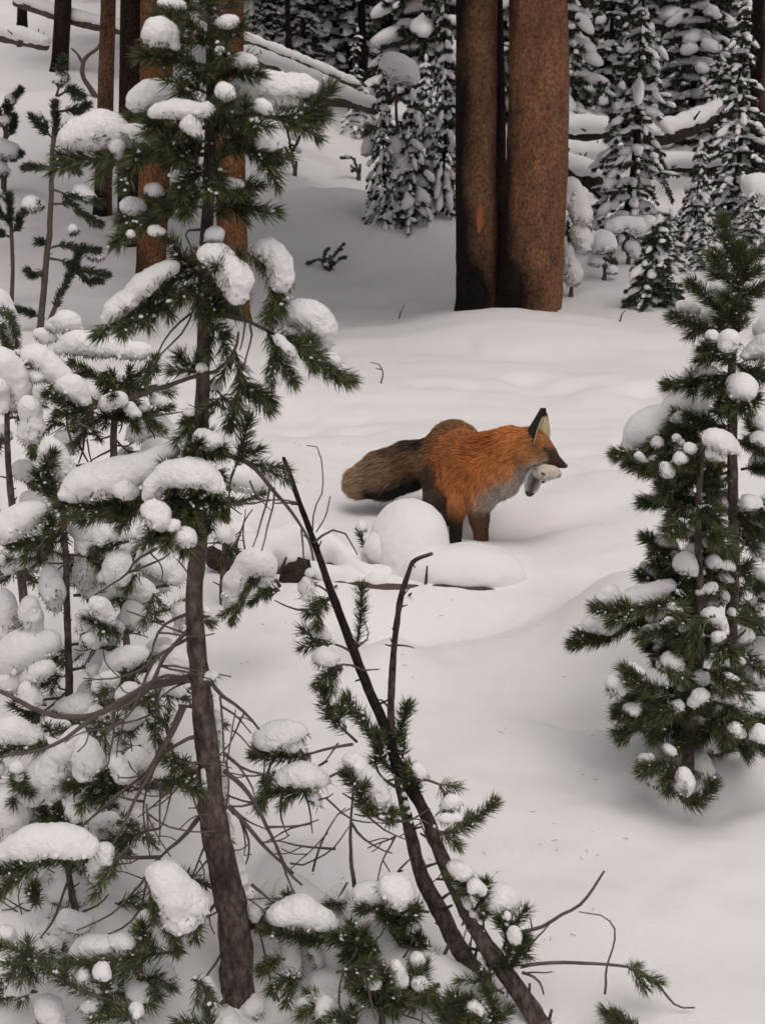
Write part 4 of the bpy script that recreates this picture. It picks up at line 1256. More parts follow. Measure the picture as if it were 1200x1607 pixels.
def hare():
    """the snowshoe hare's head in the fox's jaws"""
    W = (0.62, 0.57, 0.50); G = (0.24, 0.23, 0.23)
    pr = [((842, 740, 4.30, 9), (853, 742, 4.29, 12)), ((853, 742, 4.29, 12.5), (866, 741, 4.28, 10)), ((866, 741, 4.28, 8), (875, 742, 4.28, 5.5)), ((838, 737, 4.31, 6), (848, 735, 4.31, 7)), ((872, 745, 4.28, 3.5), (877, 747, 4.28, 2.6))]
    A = np.array([at(*a[:3]) for a, b in pr]); B = np.array([at(*b[:3]) for a, b in pr])
    ra = [a[3] * mpp(a[1], a[2]) for a, b in pr]; rb = [b[3] * mpp(b[1], b[2]) for a, b in pr]
    lo, hi = np.minimum(A, B).min(0) - 0.04, np.maximum(A, B).max(0) + 0.04
    h = 0.0028
    n = np.ceil((hi - lo) / h).astype(int)
    Gd = np.stack(np.meshgrid(*[lo[a] + np.arange(n[a]) * h for a in range(3)], indexing='ij'), -1)
    acc = 0
    for i in range(len(A)):
        ap = Gd - A[i]; ab = B[i] - A[i]
        t = np.clip((ap @ ab) / (ab @ ab), 0, 1)
        acc = acc + np.exp(-(np.linalg.norm(ap - t[..., None] * ab, axis=-1) - (ra[i] + (rb[i] - ra[i]) * t)) / 0.004)
    V, Q = surface_nets(-0.004 * np.log(acc + 1e-12) + 0.0008 * vn(Gd / 0.01, 1), lo, h)
    g = at(857, 742, 4.30)
    root = thing("dead_hare", g, "white hare's head with one grey ear hanging, gripped in the fox's jaws", "hare")
    def colour(P):
        c = np.tile(np.array(W), (len(P), 1))
        for px, py, Y, r, cc in ((842, 738, 4.29, 6, G), (850, 748, 4.28, 5, G), (878, 746, 4.27, 3, (0.25, 0.17, 0.14)), (862, 737, 4.26, 8, (0.66, 0.56, 0.44))):
            a = np.exp(-(np.linalg.norm(P - at(px, py, Y), axis=1) / (r * mpp(py, Y))) ** 2)[:, None]
            c = c * (1 - a) + np.array(cc) * a
        return c * (1 + 0.15 * vn(P / 0.006, 3)[:, None])
    head = link("head", mesh_np("head", V - g, None, Q, M['coat'], True, colour(V)), root)
    # fur
    rng = np.random.default_rng(4)
    tri = np.vstack([Q[:, [0, 1, 2]], Q[:, [0, 2, 3]]])
    fn = np.cross(V[tri[:, 1]] - V[tri[:, 0]], V[tri[:, 2]] - V[tri[:, 0]]); fn /= np.linalg.norm(fn, axis=1)[:, None] + 1e-12
    if ((V[tri[:, 0]] - V.mean(0)) * fn).sum() < 0: fn = -fn
    NS = 5000
    pk = rng.integers(0, len(tri), NS)
    P = V[tri[pk]].mean(1) + rng.normal(size=(NS, 3)) * 0.001
    d = np.array([-0.9, 0.0, -0.25]) + fn[pk] * 0.5 + rng.normal(size=(NS, 3)) * 0.15
    d /= np.linalg.norm(d, axis=1)[:, None]
    wv = np.cross(d, rng.normal(size=(NS, 3))); wv /= np.linalg.norm(wv, axis=1)[:, None]; wv *= 0.0004
    E = P + d * rng.uniform(0.003, 0.009, NS)[:, None]
    cc = colour(P) * rng.uniform(0.8, 1.2, NS)[:, None]
    b = np.arange(NS) * 3
    link("fur", mesh_np("fur", np.stack([P - wv, P + wv, E], 1).reshape(-1, 3) - g, np.stack([b, b + 1, b + 2], 1), None, M['fur'], False, np.repeat(cc, 3, 0).clip(0, 1)), head, kind="stuff")
    # hanging ear
    bl, tp = at(842, 735, 4.28), at(829, 779, 4.26)
    ax = tp - bl; L = np.linalg.norm(ax); ax /= L
    sd = np.array([0.85, -0.4, 0.3]); sd -= ax * (sd @ ax); sd /= np.linalg.norm(sd)
    nn = np.cross(ax, sd)
    if nn[1] > 0: nn = -nn
    nu, nw = 11, 18
    o, cc, q = [], [], []
    for side in (0, 1):
        for j in range(nw):
            v = j / (nw - 1)
            wdt = 0.0215 * (math.sin(math.pi * min(1, (v * 0.86 + 0.12))) ** 0.62) * 1.45 + 0.001
            for i in range(nu):
                u = i / (nu - 1) * 2 - 1
                x = bl + ax * L * v + sd * u * wdt - nn * 0.012 * (1 - u * u) * math.sin(math.pi * min(1, v + .1)) + nn * (0.0016 if side else -0.0016)
                o.append(x)
                gcol = np.array([0.13, 0.12, 0.12]) * (1.3 - 1.0 * math.exp(-(u / 0.35) ** 2) * (1 if side else .3))
                if abs(u) > 0.75: gcol = np.array([0.36, 0.34, 0.33])
                if v > 0.86: gcol = np.array([0.03, 0.03, 0.03])
                cc.append(gcol)
        bb = side * nu * nw
        for j in range(nw - 1):
            for i in range(nu - 1):
                e = [bb + j * nu + i, bb + j * nu + i + 1, bb + (j + 1) * nu + i + 1, bb + (j + 1) * nu + i]
                q.append(e if side else e[::-1])
    for j in range(nw - 1):
        for i in (0, nu - 1):
            a_, b_ = j * nu + i, (j + 1) * nu + i
            q.append([a_, b_, b_ + nu * nw, a_ + nu * nw])
    cc = np.array(cc); o = np.array(o)
    cc = cc * (1 + 0.3 * vn(o / 0.005, 5)[:, None])
    link("ear", mesh_np("ear", o - g, None, np.array(q), M['coat'], True, cc.clip(0, 1)), root)
    for nm, px, py, r, sq, Y in (("eye", 852.5, 744, 0.0058, (1.7, 0.8, 0.9), 4.262), ("claw", 850.5, 756.5, 0.0060, (1.9, 0.8, 0.8), 4.27)):
        Vv, F = ICO2; mb = MB()
        Rm = np.array([[math.cos(.5), 0, math.sin(.5)], [0, 1, 0], [-math.sin(.5), 0, math.cos(.5)]]) if nm == "eye" else np.eye(3)
        mb.add(at(px, py, Y) + (Vv * np.array(sq) * r) @ Rm.T, F)
        link("eye" if nm == "eye" else "claw", mb.mesh(nm, M['eye'], g), root)
hare()

# ================================================================== THE LOG IN FRONT OF THE FOX
lg = log_thing("half-buried log with a broad snow pillow, just in front of the fox", [(375, 905), (470, 915), (600, 931), (700, 932), (770, 934), (815, 940)], [22, 19, 15, 14, 11, 5], [4.0, 3.95, 3.87, 3.87, 3.88, 3.90], 'wood_log', None, seed=44, stubs=5)
def pillow(root, balls, Yd, h=0.008, k=0.5, seed=1, under=1.6, lump=0.10):
    g = np.array(root.location)
    P = np.array([at(b[0], b[1], b[2]) for b in balls]); r = np.array([b[3] * mpp(b[1], b[2]) for b in balls])
    V, Q = blob(P, r, h, k, lump, seed, under, 0.02)
    return link("snow_pillow", mesh_np("snow_pillow", V - g, None, Q, M['snow']), root)
pillow(lg, [(662, 900, 3.97, 24), (695, 903, 3.96, 30), (730, 904, 3.97, 33), (765, 906, 3.98, 33), (798, 909, 4.0, 29), (690, 900, 4.12, 32), (730, 898, 4.14, 34), (765, 900, 4.16, 34), (805, 906, 4.16, 30), (835, 916, 4.16, 24), (640, 903, 4.0, 18), (858, 924, 4.2, 20), (748, 890, 4.28, 30), (700, 888, 4.26, 28)], 0, lump=0.07, k=0.8, h=0.007)
pillow(lg, [(385, 865, 4.05, 30), (425, 858, 4.1, 34), (470, 850, 4.1, 36), (510, 858, 4.1, 32), (545, 880, 4.05, 26), (540, 905, 3.95, 18), (450, 880, 4.05, 24), (405, 885, 3.98, 20)], 0, seed=2, under=1.4, lump=0.16)
pillow(lg, [(365, 835, 4.25, 20), (385, 845, 4.25, 26), (350, 860, 4.25, 24)], 0, seed=3)
# dark root wood showing under it
rw = MB(); P = np.array([at(430, 930, 3.88), at(460, 900, 3.9), at(478, 885, 3.92)]); rw.add(*tube(resample(P, 12), np.linspace(0.024, 0.036, 12), 14, 3, 0.8))
link("root", rw.mesh("root", M['wood_dark'], np.array(lg.location)), lg); rw = MB()
P = np.array([at(365, 900, 3.95), at(345, 880, 4.0), at(330, 870, 4.05)]); rw.add(*tube(resample(P, 10), np.linspace(0.034, 0.03, 10), 14, 5, 0.8))
link("root", rw.mesh("root", M['wood_dark'], np.array(lg.location)), lg)


pillow(lg, [(490, 895, 3.95, 20), (520, 905, 3.93, 22), (555, 912, 3.92, 22), (590, 918, 3.9, 20), (620, 920, 3.9, 16), (600, 905, 4.0, 24), (560, 900, 4.0, 24)], 0, seed=9, under=1.5, lump=0.14)
# snow ball on a buried seedling beside the fox
t = Tree("snow_capped_seedling", "buried seedling carrying the big ball of snow by the fox's hind legs", "seedling", 4.15, (640, 885), dens=0.8, nmat='needle_dim')
t.trunk([(640, 890), (640, 850)], [4, 3], sides=7, n=6)
t.bough([(640, 880), (590, 870), (568, 850), (566, 832)], 2.5, 0, 1, 0.6, 1.2, 0)
t.bough([(640, 880), (650, 900), (655, 915)], 2.5, -0.1, 0.5, 0.6, 0.6, 0)
pillow(t.root, [(648, 836, 4.15, 50), (630, 832, 4.17, 42), (664, 848, 4.12, 36), (618, 860, 4.08, 27), (648, 880, 4.05, 27), (672, 882, 4.06, 22), (640, 900, 4.0, 18), (634, 862, 4.10, 34), (656, 866, 4.08, 34)], 0, h=0.006, k=0.45, seed=4, under=1.0, lump=0.10)
t.snow([(600, 858), (605, 870)], [22, 24], -0.05, lump=0.12)
t.snow([(680, 868), (668, 890), (655, 915)], [18, 16, 10], -0.03, lump=0.15)
t.snow([(568, 826)], [10], 0.01)

# ================================================================== TALL FOREGROUND SAPLING
Yt = 1.93
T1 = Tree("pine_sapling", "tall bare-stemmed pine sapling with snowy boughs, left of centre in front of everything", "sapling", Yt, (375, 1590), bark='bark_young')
T1.trunk([(378, 1600), (372, 1530), (365, 1450), (350, 1370), (335, 1290), (328, 1200), (318, 1100), (308, 1000), (306, 920), (311, 840), (313, 760), (314, 690), (317, 600), (319, 520), (321, 430), (325, 330), (328, 230), (331, 130), (334, 30), (337, -60), (340, -150)],
         [29, 27, 25, 23.5, 21.5, 19, 16.5, 14.5, 13.5, 13, 12.5, 12, 11, 10.5, 10.5, 10, 9.5, 9, 8, 7, 5], sides=18, n=150, rough=0.09)
B, S = T1.bough, T1.snow
# top
B([(333, 60), (295, 35), (252, 22)], 2.5, 0.0); B([(332, 40), (300, 5), (268, -10)], 2.5, 0.03); B([(333, 20), (365, 0), (380, -20)], 2.5, 0.0)
B([(333, 70), (360, 52), (378, 42)], 2.5, -0.06); B([(333, 45), (330, 15), (325, -15)], 2.5, -0.10); B([(332, 80), (310, 60), (300, 40)], 2.5, -0.09)
S([(252, 6), (288, 12)], [9, 8]); S([(345, 36), (366, 36)], [12, 12], -0.06)
B([(331, 105), (280, 95), (226, 84)], 3, -0.05, dens=1.5); S([(240, 58), (258, 56), (275, 76)], [20, 22, 13], -0.05)
B([(331, 125), (370, 112), (402, 116)], 2.5, -0.04, dens=1.2); S([(372, 96), (394, 98)], [12, 12], -0.04)
B([(331, 110), (350, 95), (352, 85)], 2.2, -0.10); S([(345, 80), (358, 88)], [9, 8], -0.09)
B([(331, 130), (310, 120), (300, 98)], 2.2, -0.06); B([(331, 150), (300, 135), (288, 140)], 2.2, -0.08)
B([(330, 180), (270, 180), (205, 188)], 3.5, 0.05, dens=1.3, shoots=3); S([(212, 170), (245, 152), (292, 150)], [17, 22, 20], 0.05)
B([(330, 195), (285, 205), (236, 192)], 3.5, -0.08, dens=1.3, shoots=3); S([(240, 178), (275, 174), (305, 176), (325, 172)], [13, 15, 11, 13], -0.09)
B([(332, 175), (420, 182), (478, 176), (512, 142)], 4, 0.0, start=0.55, dens=1.9, shoots=3); B([(420, 182), (465, 188), (502, 178)], 3, 0.0, start=0.2, dens=1.6)
S([(372, 158), (410, 140), (450, 142), (492, 140)], [26, 30, 27, 17], 0.02); S([(380, 165), (430, 160), (468, 162)], [20, 22, 15], 0.02)
B([(331, 190), (352, 175), (356, 160)], 2.5, -0.14, start=0.1, dens=1.4); S([(350, 145), (358, 152)], [14, 11], -0.14)
B([(331, 200), (375, 195), (395, 200)], 2.5, -0.10, dens=1.3); S([(410, 168), (416, 176)], [11, 9], -0.08)
B([(331, 240), (250, 238), (165, 248), (98, 248)], 4, 0.05, start=0.3, dens=1.6, shoots=4); S([(104, 226), (140, 214), (175, 208), (205, 222)], [15, 24, 26, 17], 0.05); S([(185, 228), (187, 245)], [14, 9], 0.03)
B([(300, 240), (235, 238), (205, 262), (196, 285)], 3, -0.05, start=0.3, dens=1.7, shoots=3); S([(205, 205), (235, 215)], [15, 12], 0.02)
B([(331, 225), (290, 235), (262, 225)], 3, -0.10, dens=1.5, shoots=3); S([(298, 195), (305, 205)], [13, 10], -0.10)
B([(330, 215), (300, 225), (290, 250)], 2.5, -0.08, dens=1.4)
B([(330, 215), (380, 228), (428, 248)], 3, -0.03, start=0.35, dens=1.5, shoots=3); B([(380, 228), (410, 235), (418, 260)], 2.5, -0.06, dens=1.3); S([(412, 226), (425, 232)], [14, 11], -0.04)
B([(330, 210), (365, 200), (385, 215)], 2.5, -0.05, dens=1.4)
B([(328, 262), (300, 275), (285, 300)], 2.5, -0.08, dens=1.4); B([(328, 255), (345, 270), (330, 300)], 2.5, -0.10, dens=1.0); B([(328, 280), (310, 300), (292, 330)], 2.5, -0.09, dens=1.3)
B([(327, 290), (260, 305), (195, 340)], 3, 0.0, start=0.15, dens=1.3, shoots=3); B([(327, 300), (270, 330), (222, 350), (185, 375)], 3, -0.06, start=0.3, dens=1.4, shoots=3)
S([(200, 325), (222, 328)], [16, 13], 0.0); S([(236, 298), (250, 302)], [11, 9], -0.02); S([(238, 362), (255, 364)], [8, 7], -0.05); S([(205, 368)], [9], -0.06)
B([(328, 285), (360, 292), (402, 290)], 2.6, -0.05, dens=1.2); S([(363, 290), (376, 289)], [11, 10], -0.05)
B([(327, 300), (372, 325), (428, 332)], 2.6, -0.03, start=0.3, dens=1.2, shoots=1); B([(327, 330), (345, 330), (380, 318)], 2.2, -0.02)
T1.bare([(318, 358), (292, 362), (302, 386)], 2.2, 0.0)
# knot of boughs at 370..470
B([(320, 440), (295, 410), (268, 385)], 2.8, -0.05, start=0.2, dens=1.4); B([(320, 450), (345, 425), (352, 400)], 2.6, -0.10, dens=1.2)
B([(320, 455), (350, 450), (356, 430), (340, 420)], 2.6, -0.12, dens=1.3); B([(318, 470), (350, 480), (370, 470)], 2.6, -0.10, dens=1.3); B([(319, 460), (335, 465), (340, 490)], 2.4, -0.08, dens=1.2)
S([(340, 374)], [19], -0.06); S([(320, 400), (345, 405), (362, 430), (372, 455), (372, 470)], [16, 23, 24, 21, 14], -0.10); S([(310, 395)], [11], -0.05)
B([(320, 425), (270, 440), (215, 485), (160, 520)], 4, -0.05, start=0.12, dens=1.9, shoots=4); B([(280, 450), (240, 490), (195, 515)], 3, -0.08, start=0.1, dens=1.5)
S([(168, 502), (205, 468), (240, 438), (272, 418)], [14, 17, 17, 14], -0.05)
B([(319, 440), (300, 455), (285, 470)], 2.4, -0.10, dens=1.3)
B([(322, 400), (385, 395), (405, 410), (425, 440), (438, 475)], 2.6, 0.0, start=0.45, dens=1.2, shoots=1); B([(425, 450), (433, 465), (440, 482)], 2, -0.02, start=0.1, dens=1.3)
S([(410, 388), (430, 402), (441, 428), (438, 452)], [15, 20, 21, 14], 0.0)
B([(320, 495), (370, 498), (420, 520), (470, 545), (500, 575), (545, 596)], 3.4, 0.0, start=0.5, dens=2.0, shoots=2); B([(420, 520), (430, 550), (455, 595)], 2.8, -0.04, start=0.05, dens=1.6); B([(430, 525), (470, 540), (490, 570)], 2.6, -0.04, start=0.1, dens=1.5)
S([(438, 502), (472, 496), (500, 512), (508, 540)], [14, 20, 23, 18], 0.04); S([(510, 562), (530, 568)], [10, 9], 0.02); S([(435, 530), (460, 555)], [7, 7], -0.05)
B([(319, 500), (345, 520), (352, 545)], 2.4, -0.05, dens=1.1); B([(385, 505), (380, 530), (375, 550)], 1.8, -0.02, need=0)
T1.bare([(392, 510), (395, 530), (380, 585)], 2.0, 0.0)
T1.bare([(205, 626), (260, 604), (300, 592), (335, 585), (365, 555), (372, 520)], 4.5, -0.05)
B([(320, 590), (300, 580), (284, 560)], 2.2, -0.05, dens=1.2, start=0.3); S([(318, 578)], [9], -0.04)
B([(368, 552), (378, 590), (372, 630), (362, 665)], 3, 0.0, start=0.1, dens=1.8); B([(370, 575), (395, 615), (420, 640)], 2.6, 0.0, start=0.2, dens=1.4); S([(335, 600), (345, 615)], [9, 8], 0.05); B([(340, 610), (350, 625), (335, 632)], 2, -0.03, dens=0.8)
T1.bare([(300, 490), (262, 530), (240, 580)], 2.2, 0.0); T1.bare([(305, 480), (290, 520), (245, 570), (235, 600)], 1.8, -0.03)
B([(318, 640), (300, 660), (295, 700)], 2.6, -0.06, start=0.1, dens=1.3); S([(297, 648)], [8], -0.05)
T1.bare([(300, 700), (270, 740), (255, 735)], 2.2, -0.05)
# 700..850
B([(316, 720), (335, 702), (345, 708)], 3, -0.10, start=0.1, dens=1.7, shoots=3); B([(316, 715), (300, 710), (310, 700)], 2.4, -0.12, dens=1.2); S([(318, 692), (335, 694)], [15, 14], -0.09)
T1.bare([(345, 712), (390, 730), (425, 762), (455, 800), (480, 840), (492, 880)], 4.2, 0.05)
B([(370, 720), (410, 735), (448, 752)], 2.2, 0.05, start=0.3, dens=0.9, shoots=1); T1.bare([(360, 790), (362, 750), (380, 710)], 2.0, 0.0); B([(362, 750), (376, 710), (388, 665)], 2.2, 0.0, start=0.35, dens=1.7, shoots=1)
T1.bare([(425, 765), (418, 800), (395, 860)], 2.2, 0.05); T1.bare([(432, 765), (430, 800), (410, 865)], 1.8, 0.05); T1.bare([(350, 790), (400, 790), (430, 782), (468, 790)], 2.0, 0.03); T1.bare([(392, 755), (405, 778), (425, 785)], 1.8, 0.03)
T1.bare([(475, 832), (474, 870), (482, 890)], 1.8, 0.05)
B([(312, 735), (260, 770), (190, 790), (100, 798)], 4.2, -0.03, start=0.35, dens=1.9, shoots=4); B([(312, 730), (290, 745), (262, 730)], 2.6, -0.06, dens=1.0)
S([(112, 772), (150, 756), (195, 748), (240, 728), (268, 708)], [20, 24, 27, 22, 15], -0.02); S([(195, 768), (205, 772)], [17, 14], -0.04)
B([(200, 790), (170, 800), (135, 815)], 2.6, -0.04, start=0.1, dens=1.4); B([(240, 775), (215, 800), (190, 810)], 2.4, -0.04, start=0.1, dens=1.2)
B([(314, 750), (278, 768), (262, 800)], 3, -0.13, start=0.1, dens=1.8, shoots=3); B([(314, 750), (330, 770), (350, 800)], 3, -0.12, start=0.05, dens=1.8, shoots=3); B([(314, 755), (312, 780), (300, 808)], 3, -0.15, start=0.1, dens=1.8)
S([(232, 778), (252, 756), (290, 744), (325, 748), (345, 768)], [13, 18, 19, 19, 15], -0.12)
B([(311, 790), (275, 815), (240, 838)], 2.8, -0.18, start=0.2, dens=1.5, shoots=3); B([(311, 800), (295, 830), (290, 862)], 2.6, -0.16, start=0.2, dens=1.5, shoots=2); B([(270, 815), (262, 840), (258, 855)], 2.2, -0.06, Y0=1.78, dens=1.3)
S([(238, 802), (250, 815), (256, 828)], [20, 22, 15], -0.18); S([(290, 842), (298, 850)], [15, 13], -0.17); S([(270, 825)], [12], -0.18)
# low bare branches
bb = T1.bare
bb([(303, 1062), (240, 1075), (200, 1098), (150, 1120), (120, 1128), (60, 1115), (0, 1085)], 7.0, -0.10)
bb([(305, 1068), (260, 1062), (215, 1085), (170, 1115)], 4.0, -0.18); bb([(150, 1122), (100, 1160), (50, 1182), (0, 1190)], 4.0, -0.04, Y0=1.86)
bb([(300, 985), (260, 1030), (225, 1090), (175, 1120)], 4.0, -0.10); bb([(300, 1000), (240, 1040), (210, 1110), (165, 1150)], 3.0, -0.14); bb([(302, 960), (255, 985), (228, 1045)], 3.0, -0.12)
bb([(178, 1120), (176, 1160), (172, 1200)], 2.6, 0.0, Y0=1.84); bb([(245, 1080), (248, 1110), (250, 1125)], 2.0, 0.0); bb([(290, 1110), (255, 1180), (225, 1235), (180, 1320)], 4.5, -0.10); bb([(285, 1110), (240, 1200), (170, 1260), (125, 1300)], 3.5, -0.08)
bb([(316, 1155), (285, 1165), (240, 1205), (215, 1235)], 4.0, -0.05); bb([(310, 1200), (260, 1190), (235, 1225), (225, 1275), (235, 1345)], 2.4, -0.05)
bb([(320, 1275), (290, 1310), (250, 1345)], 5.0, -0.03); bb([(336, 1330), (325, 1350), (300, 1380)], 2.6, -0.03)
bb([(328, 1066), (345, 1090), (375, 1110), (406, 1146)], 3.8, 0.02); bb([(352, 1180), (380, 1205), (430, 1218)], 3.0, 0.02); bb([(345, 1095), (350, 1140), (352, 1200), (362, 1160), (370, 1115)], 1.8, 0.0)
bb([(352, 1210), (390, 1245), (425, 1310), (450, 1365), (475, 1390)], 4.0, 0.0); bb([(358, 1268), (390, 1300), (430, 1345), (462, 1372)], 4.2, 0.0); bb([(365, 1190), (395, 1235), (405, 1285)], 2.0, 0.0); bb([(430, 1320), (452, 1380), (468, 1410)], 2.4, 0.0)
bb([(372, 1280), (385, 1320), (382, 1345), (395, 1340)], 1.8, 0.0); bb([(395, 1390), (430, 1418)], 3.0, 0.0); bb([(345, 1410), (320, 1450), (300, 1480)], 2.4, -0.04); bb([(358, 1488), (330, 1520), (308, 1555)], 2.6, -0.04)
bb([(310, 970), (330, 968)], 4.0, -0.03); bb([(230, 1265), (235, 1330)], 1.8, 0.0, Y0=1.85)
B([(245, 1225), (280, 1230), (305, 1240)], 2.4, -0.05, Y0=1.9, start=0.2, dens=1.3); B([(300, 1215), (285, 1200), (262, 1195)], 2.2, -0.05, dens=0.9)
S([(395, 1560), (410, 1590)], [18, 22], 0.05); S([(340, 1600), (375, 1612)], [20, 22], -0.06); S([(300, 1565), (325, 1590)], [20, 20], 0.06)
# snow plastered on the stem's right side
for a, b, r, d in (((338, 1120), (344, 1175), 7, 0.02), ((345, 1200), (352, 1260), 7, 0.02), ((352, 1280), (358, 1330), 9, 0.02), ((366, 1345), (382, 1400), 12, 0.03), ((385, 1400), (400, 1440), 11, 0.03), ((332, 1060), (326, 1062), 9, -0.05), ((318, 1210), (322, 1240), 3, -0.02)):
    S([a, b], [r, r * 0.9], d, lump=0.35)
# lower left, nearest
B([(250, 1345), (160, 1345), (80, 1352), (0, 1368)], 3.6, -0.16, start=0.3, dens=1.7, shoots=4); S([(15, 1336), (55, 1322), (100, 1318), (140, 1330)], [20, 23, 22, 18], -0.14); B([(60, 1352), (25, 1380), (0, 1400)], 2.4, 0, Y0=1.78, start=0.1, dens=1.2)
B([(200, 1330), (165, 1370), (150, 1400)], 2.4, -0.05, start=0.3, dens=1.0, Y0=1.85); S([(166, 1335), (160, 1358), (154, 1382)], [14, 17, 15], -0.08)
B([(250, 1350), (240, 1385), (255, 1430), (275, 1490)], 3.2, 0.0, start=0.15, dens=1.4, Y0=1.84); B([(262, 1375), (300, 1430), (308, 1470)], 2.6, 0, start=0.3, dens=1.0, Y0=1.84)
S([(252, 1366), (270, 1390), (282, 1425), (284, 1460)], [19, 27, 25, 18], -0.10); S([(292, 1392), (306, 1420), (308, 1438)], [18, 20, 15], -0.10)
bb([(250, 1345), (225, 1380), (180, 1430), (120, 1460)], 2.4, -0.05, Y0=1.88); bb([(230, 1375), (210, 1440), (150, 1475), (100, 1490)], 2.0, -0.05, Y0=1.88); bb([(110, 1380), (85, 1440), (55, 1485), (60, 1530)], 2.4, 0.0, Y0=1.86)
B([(290, 1495), (225, 1500), (165, 1510), (115, 1515)], 2.8, -0.06, start=0.2, dens=1.3, shoots=3, Y0=1.84); S([(120, 1492), (150, 1482), (172, 1486)], [14, 16, 12], -0.10); S([(182, 1478), (205, 1475)], [14, 13], -0.10); S([(232, 1438), (228, 1460)], [12, 14], -0.08)
B([(240, 1500), (230, 1475), (225, 1455)], 2.2, -0.02, Y0=1.82, start=0.1, dens=1.4)
B([(200, 1580), (120, 1550), (50, 1505), (0, 1485)], 4.0, -0.05, start=0.3, dens=1.1, shoots=2, Y0=1.78); S([(8, 1465), (20, 1478)], [14, 14], -0.16); B([(40, 1500), (10, 1540), (-10, 1545)], 2.4, 0, Y0=1.78, start=0.1)
B([(150, 1590), (165, 1555), (172, 1530)], 2.6, 0, Y0=1.78, start=0.2, dens=1.6); S([(132, 1528), (128, 1545)], [14, 14], -0.14); S([(162, 1516), (160, 1530)], [11, 11], -0.16); S([(140, 1575), (165, 1572)], [17, 15], -0.14)
S([(70, 1572), (85, 1600)], [17, 24], -0.13)
B([(210, 1612), (190, 1590), (150, 1600)], 2.6, 0, Y0=1.76, dens=1.1); S([(214, 1585)], [13], -0.15)

S([(400, 1575), (365, 1605), (340, 1595)], [16, 20, 18], -0.02)
# ================================================================== SAPLINGS HEAPED WITH SNOW ON THE LEFT
T2 = Tree("pine_sapling", "low pine sapling at the left edge bowed under snow, forked stem by the fallen bough", "sapling", 2.95, (25, 830), dens=0.9, bark='bark_young')
T2.trunk([(30, 860), (20, 800), (14, 740), (12, 680), (12, 640)], [7, 6, 5, 4.5, 4], sides=9)
B, S = T2.bough, T2.snow
B([(12, 650), (-10, 640), (-30, 660)], 2.5, 0.0); B([(12, 655), (30, 660), (52, 700)], 2.5, -0.05, start=0.2); B([(14, 700), (0, 690), (-12, 700)], 2, 0)
S([(-5, 560), (20, 590), (35, 625)], [24, 24, 20], 0.0); S([(45, 635), (52, 665), (48, 690)], [15, 17, 14], -0.03); S([(-5, 610), (5, 640)], [22, 15], -0.03)
B([(48, 690), (50, 700), (50, 712)], 1.6, 0, start=0.0, dens=1.6, shoots=0)
T2.bare([(22, 810), (0, 830)], 2.4, 0); T2.bare([(24, 800), (45, 820), (60, 830)], 2.2, 0); T2.bare([(16, 752), (0, 748)], 2.2, 0)
B([(20, 830), (45, 820), (60, 815)], 2.2, 0.0, dens=1.0); S([(40, 780), (60, 790)], [12, 12], 0.08)
S([(-10, 470), (5, 500), (15, 530)], [22, 20, 17], 0.3); B([(-20, 520), (0, 510), (10, 560)], 2.2, 0.3, dens=1.3); B([(-20, 500), (10, 490), (25, 520)], 2.2, 0.28, dens=1.0)

T3 = Tree("pine_sapling", "snow-heaped pine sapling behind the tall one, tufts in a row above a short stem", "sapling", 3.1, (180, 745), dens=0.95, bark='bark_young')
T3.trunk([(180, 750), (179, 720), (178, 690), (180, 655), (182, 610)], [6, 6, 5.5, 5, 4], sides=9)
B, S = T3.bough, T3.snow
B([(182, 615), (210, 590), (245, 572), (232, 592)], 3, 0.0, start=0.1, dens=1.5, shoots=3); B([(182, 610), (150, 590), (118, 572)], 3, 0.0, start=0.1, dens=1.6, shoots=3); B([(182, 600), (175, 585), (160, 600)], 3, -0.05, dens=1.6, shoots=3); B([(182, 600), (205, 600), (222, 610)], 2.6, -0.03, dens=1.2)
S([(98, 548), (130, 542), (165, 548), (200, 552), (228, 552)], [16, 18, 18, 17, 14], 0.02)
S([(85, 512), (110, 508), (122, 520)], [14, 17, 13], 0.25); S([(60, 525), (75, 530)], [12, 12], 0.25)
B([(180, 660), (165, 650), (145, 665)], 2.6, -0.05, start=0.1, dens=1.6, shoots=3); B([(180, 655), (195, 655), (212, 670)], 2.6, -0.05, start=0.1, dens=1.5, shoots=3); B([(180, 665), (182, 640), (178, 625)], 2.4, -0.08, dens=1.6)
S([(165, 640), (180, 626), (190, 632)], [10, 14, 10], -0.06); S([(205, 640), (212, 650)], [11, 10], -0.04)
S([(185, 590), (215, 600), (240, 604)], [9, 13, 10], 0.15)
B([(180, 640), (225, 650), (262, 640)], 2.4, 0.05, start=0.4, dens=1.3); B([(225, 648), (240, 660), (252, 672)], 2.2, 0, start=0.0, dens=1.4, Y0=3.1); S([(240, 628), (260, 632)], [10, 9], 0.02); S([(225, 640)], [9], 0.0)
B([(182, 640), (130, 620), (85, 585), (55, 575)], 3, -0.15, start=0.25, dens=1.3, shoots=3); B([(150, 640), (110, 635), (75, 620)], 3, -0.1, start=0.1, dens=1.7, shoots=3, Y0=3.02); B([(150, 650), (125, 650), (90, 650)], 3, -0.1, start=0.1, dens=1.7, shoots=3, Y0=3.0)
S([(50, 556), (75, 575), (95, 592)], [17, 22, 22], -0.12); S([(60, 590), (45, 582)], [15, 12], -0.14); S([(100, 605), (120, 612), (132, 628)], [17, 21, 14], -0.14); S([(30, 560)], [14], -0.1)
B([(45, 600), (35, 580), (28, 568)], 2.0, 0, start=0.0, Y0=2.95, dens=1.3, shoots=1)
T3.bare([(178, 700), (200, 700), (212, 692)], 1.8); T3.bare([(178, 705), (150, 720), (125, 735)], 1.8); T3.bare([(178, 685), (160, 690), (140, 692)], 1.8); T3.bare([(135, 690), (140, 715), (148, 740)], 1.6)
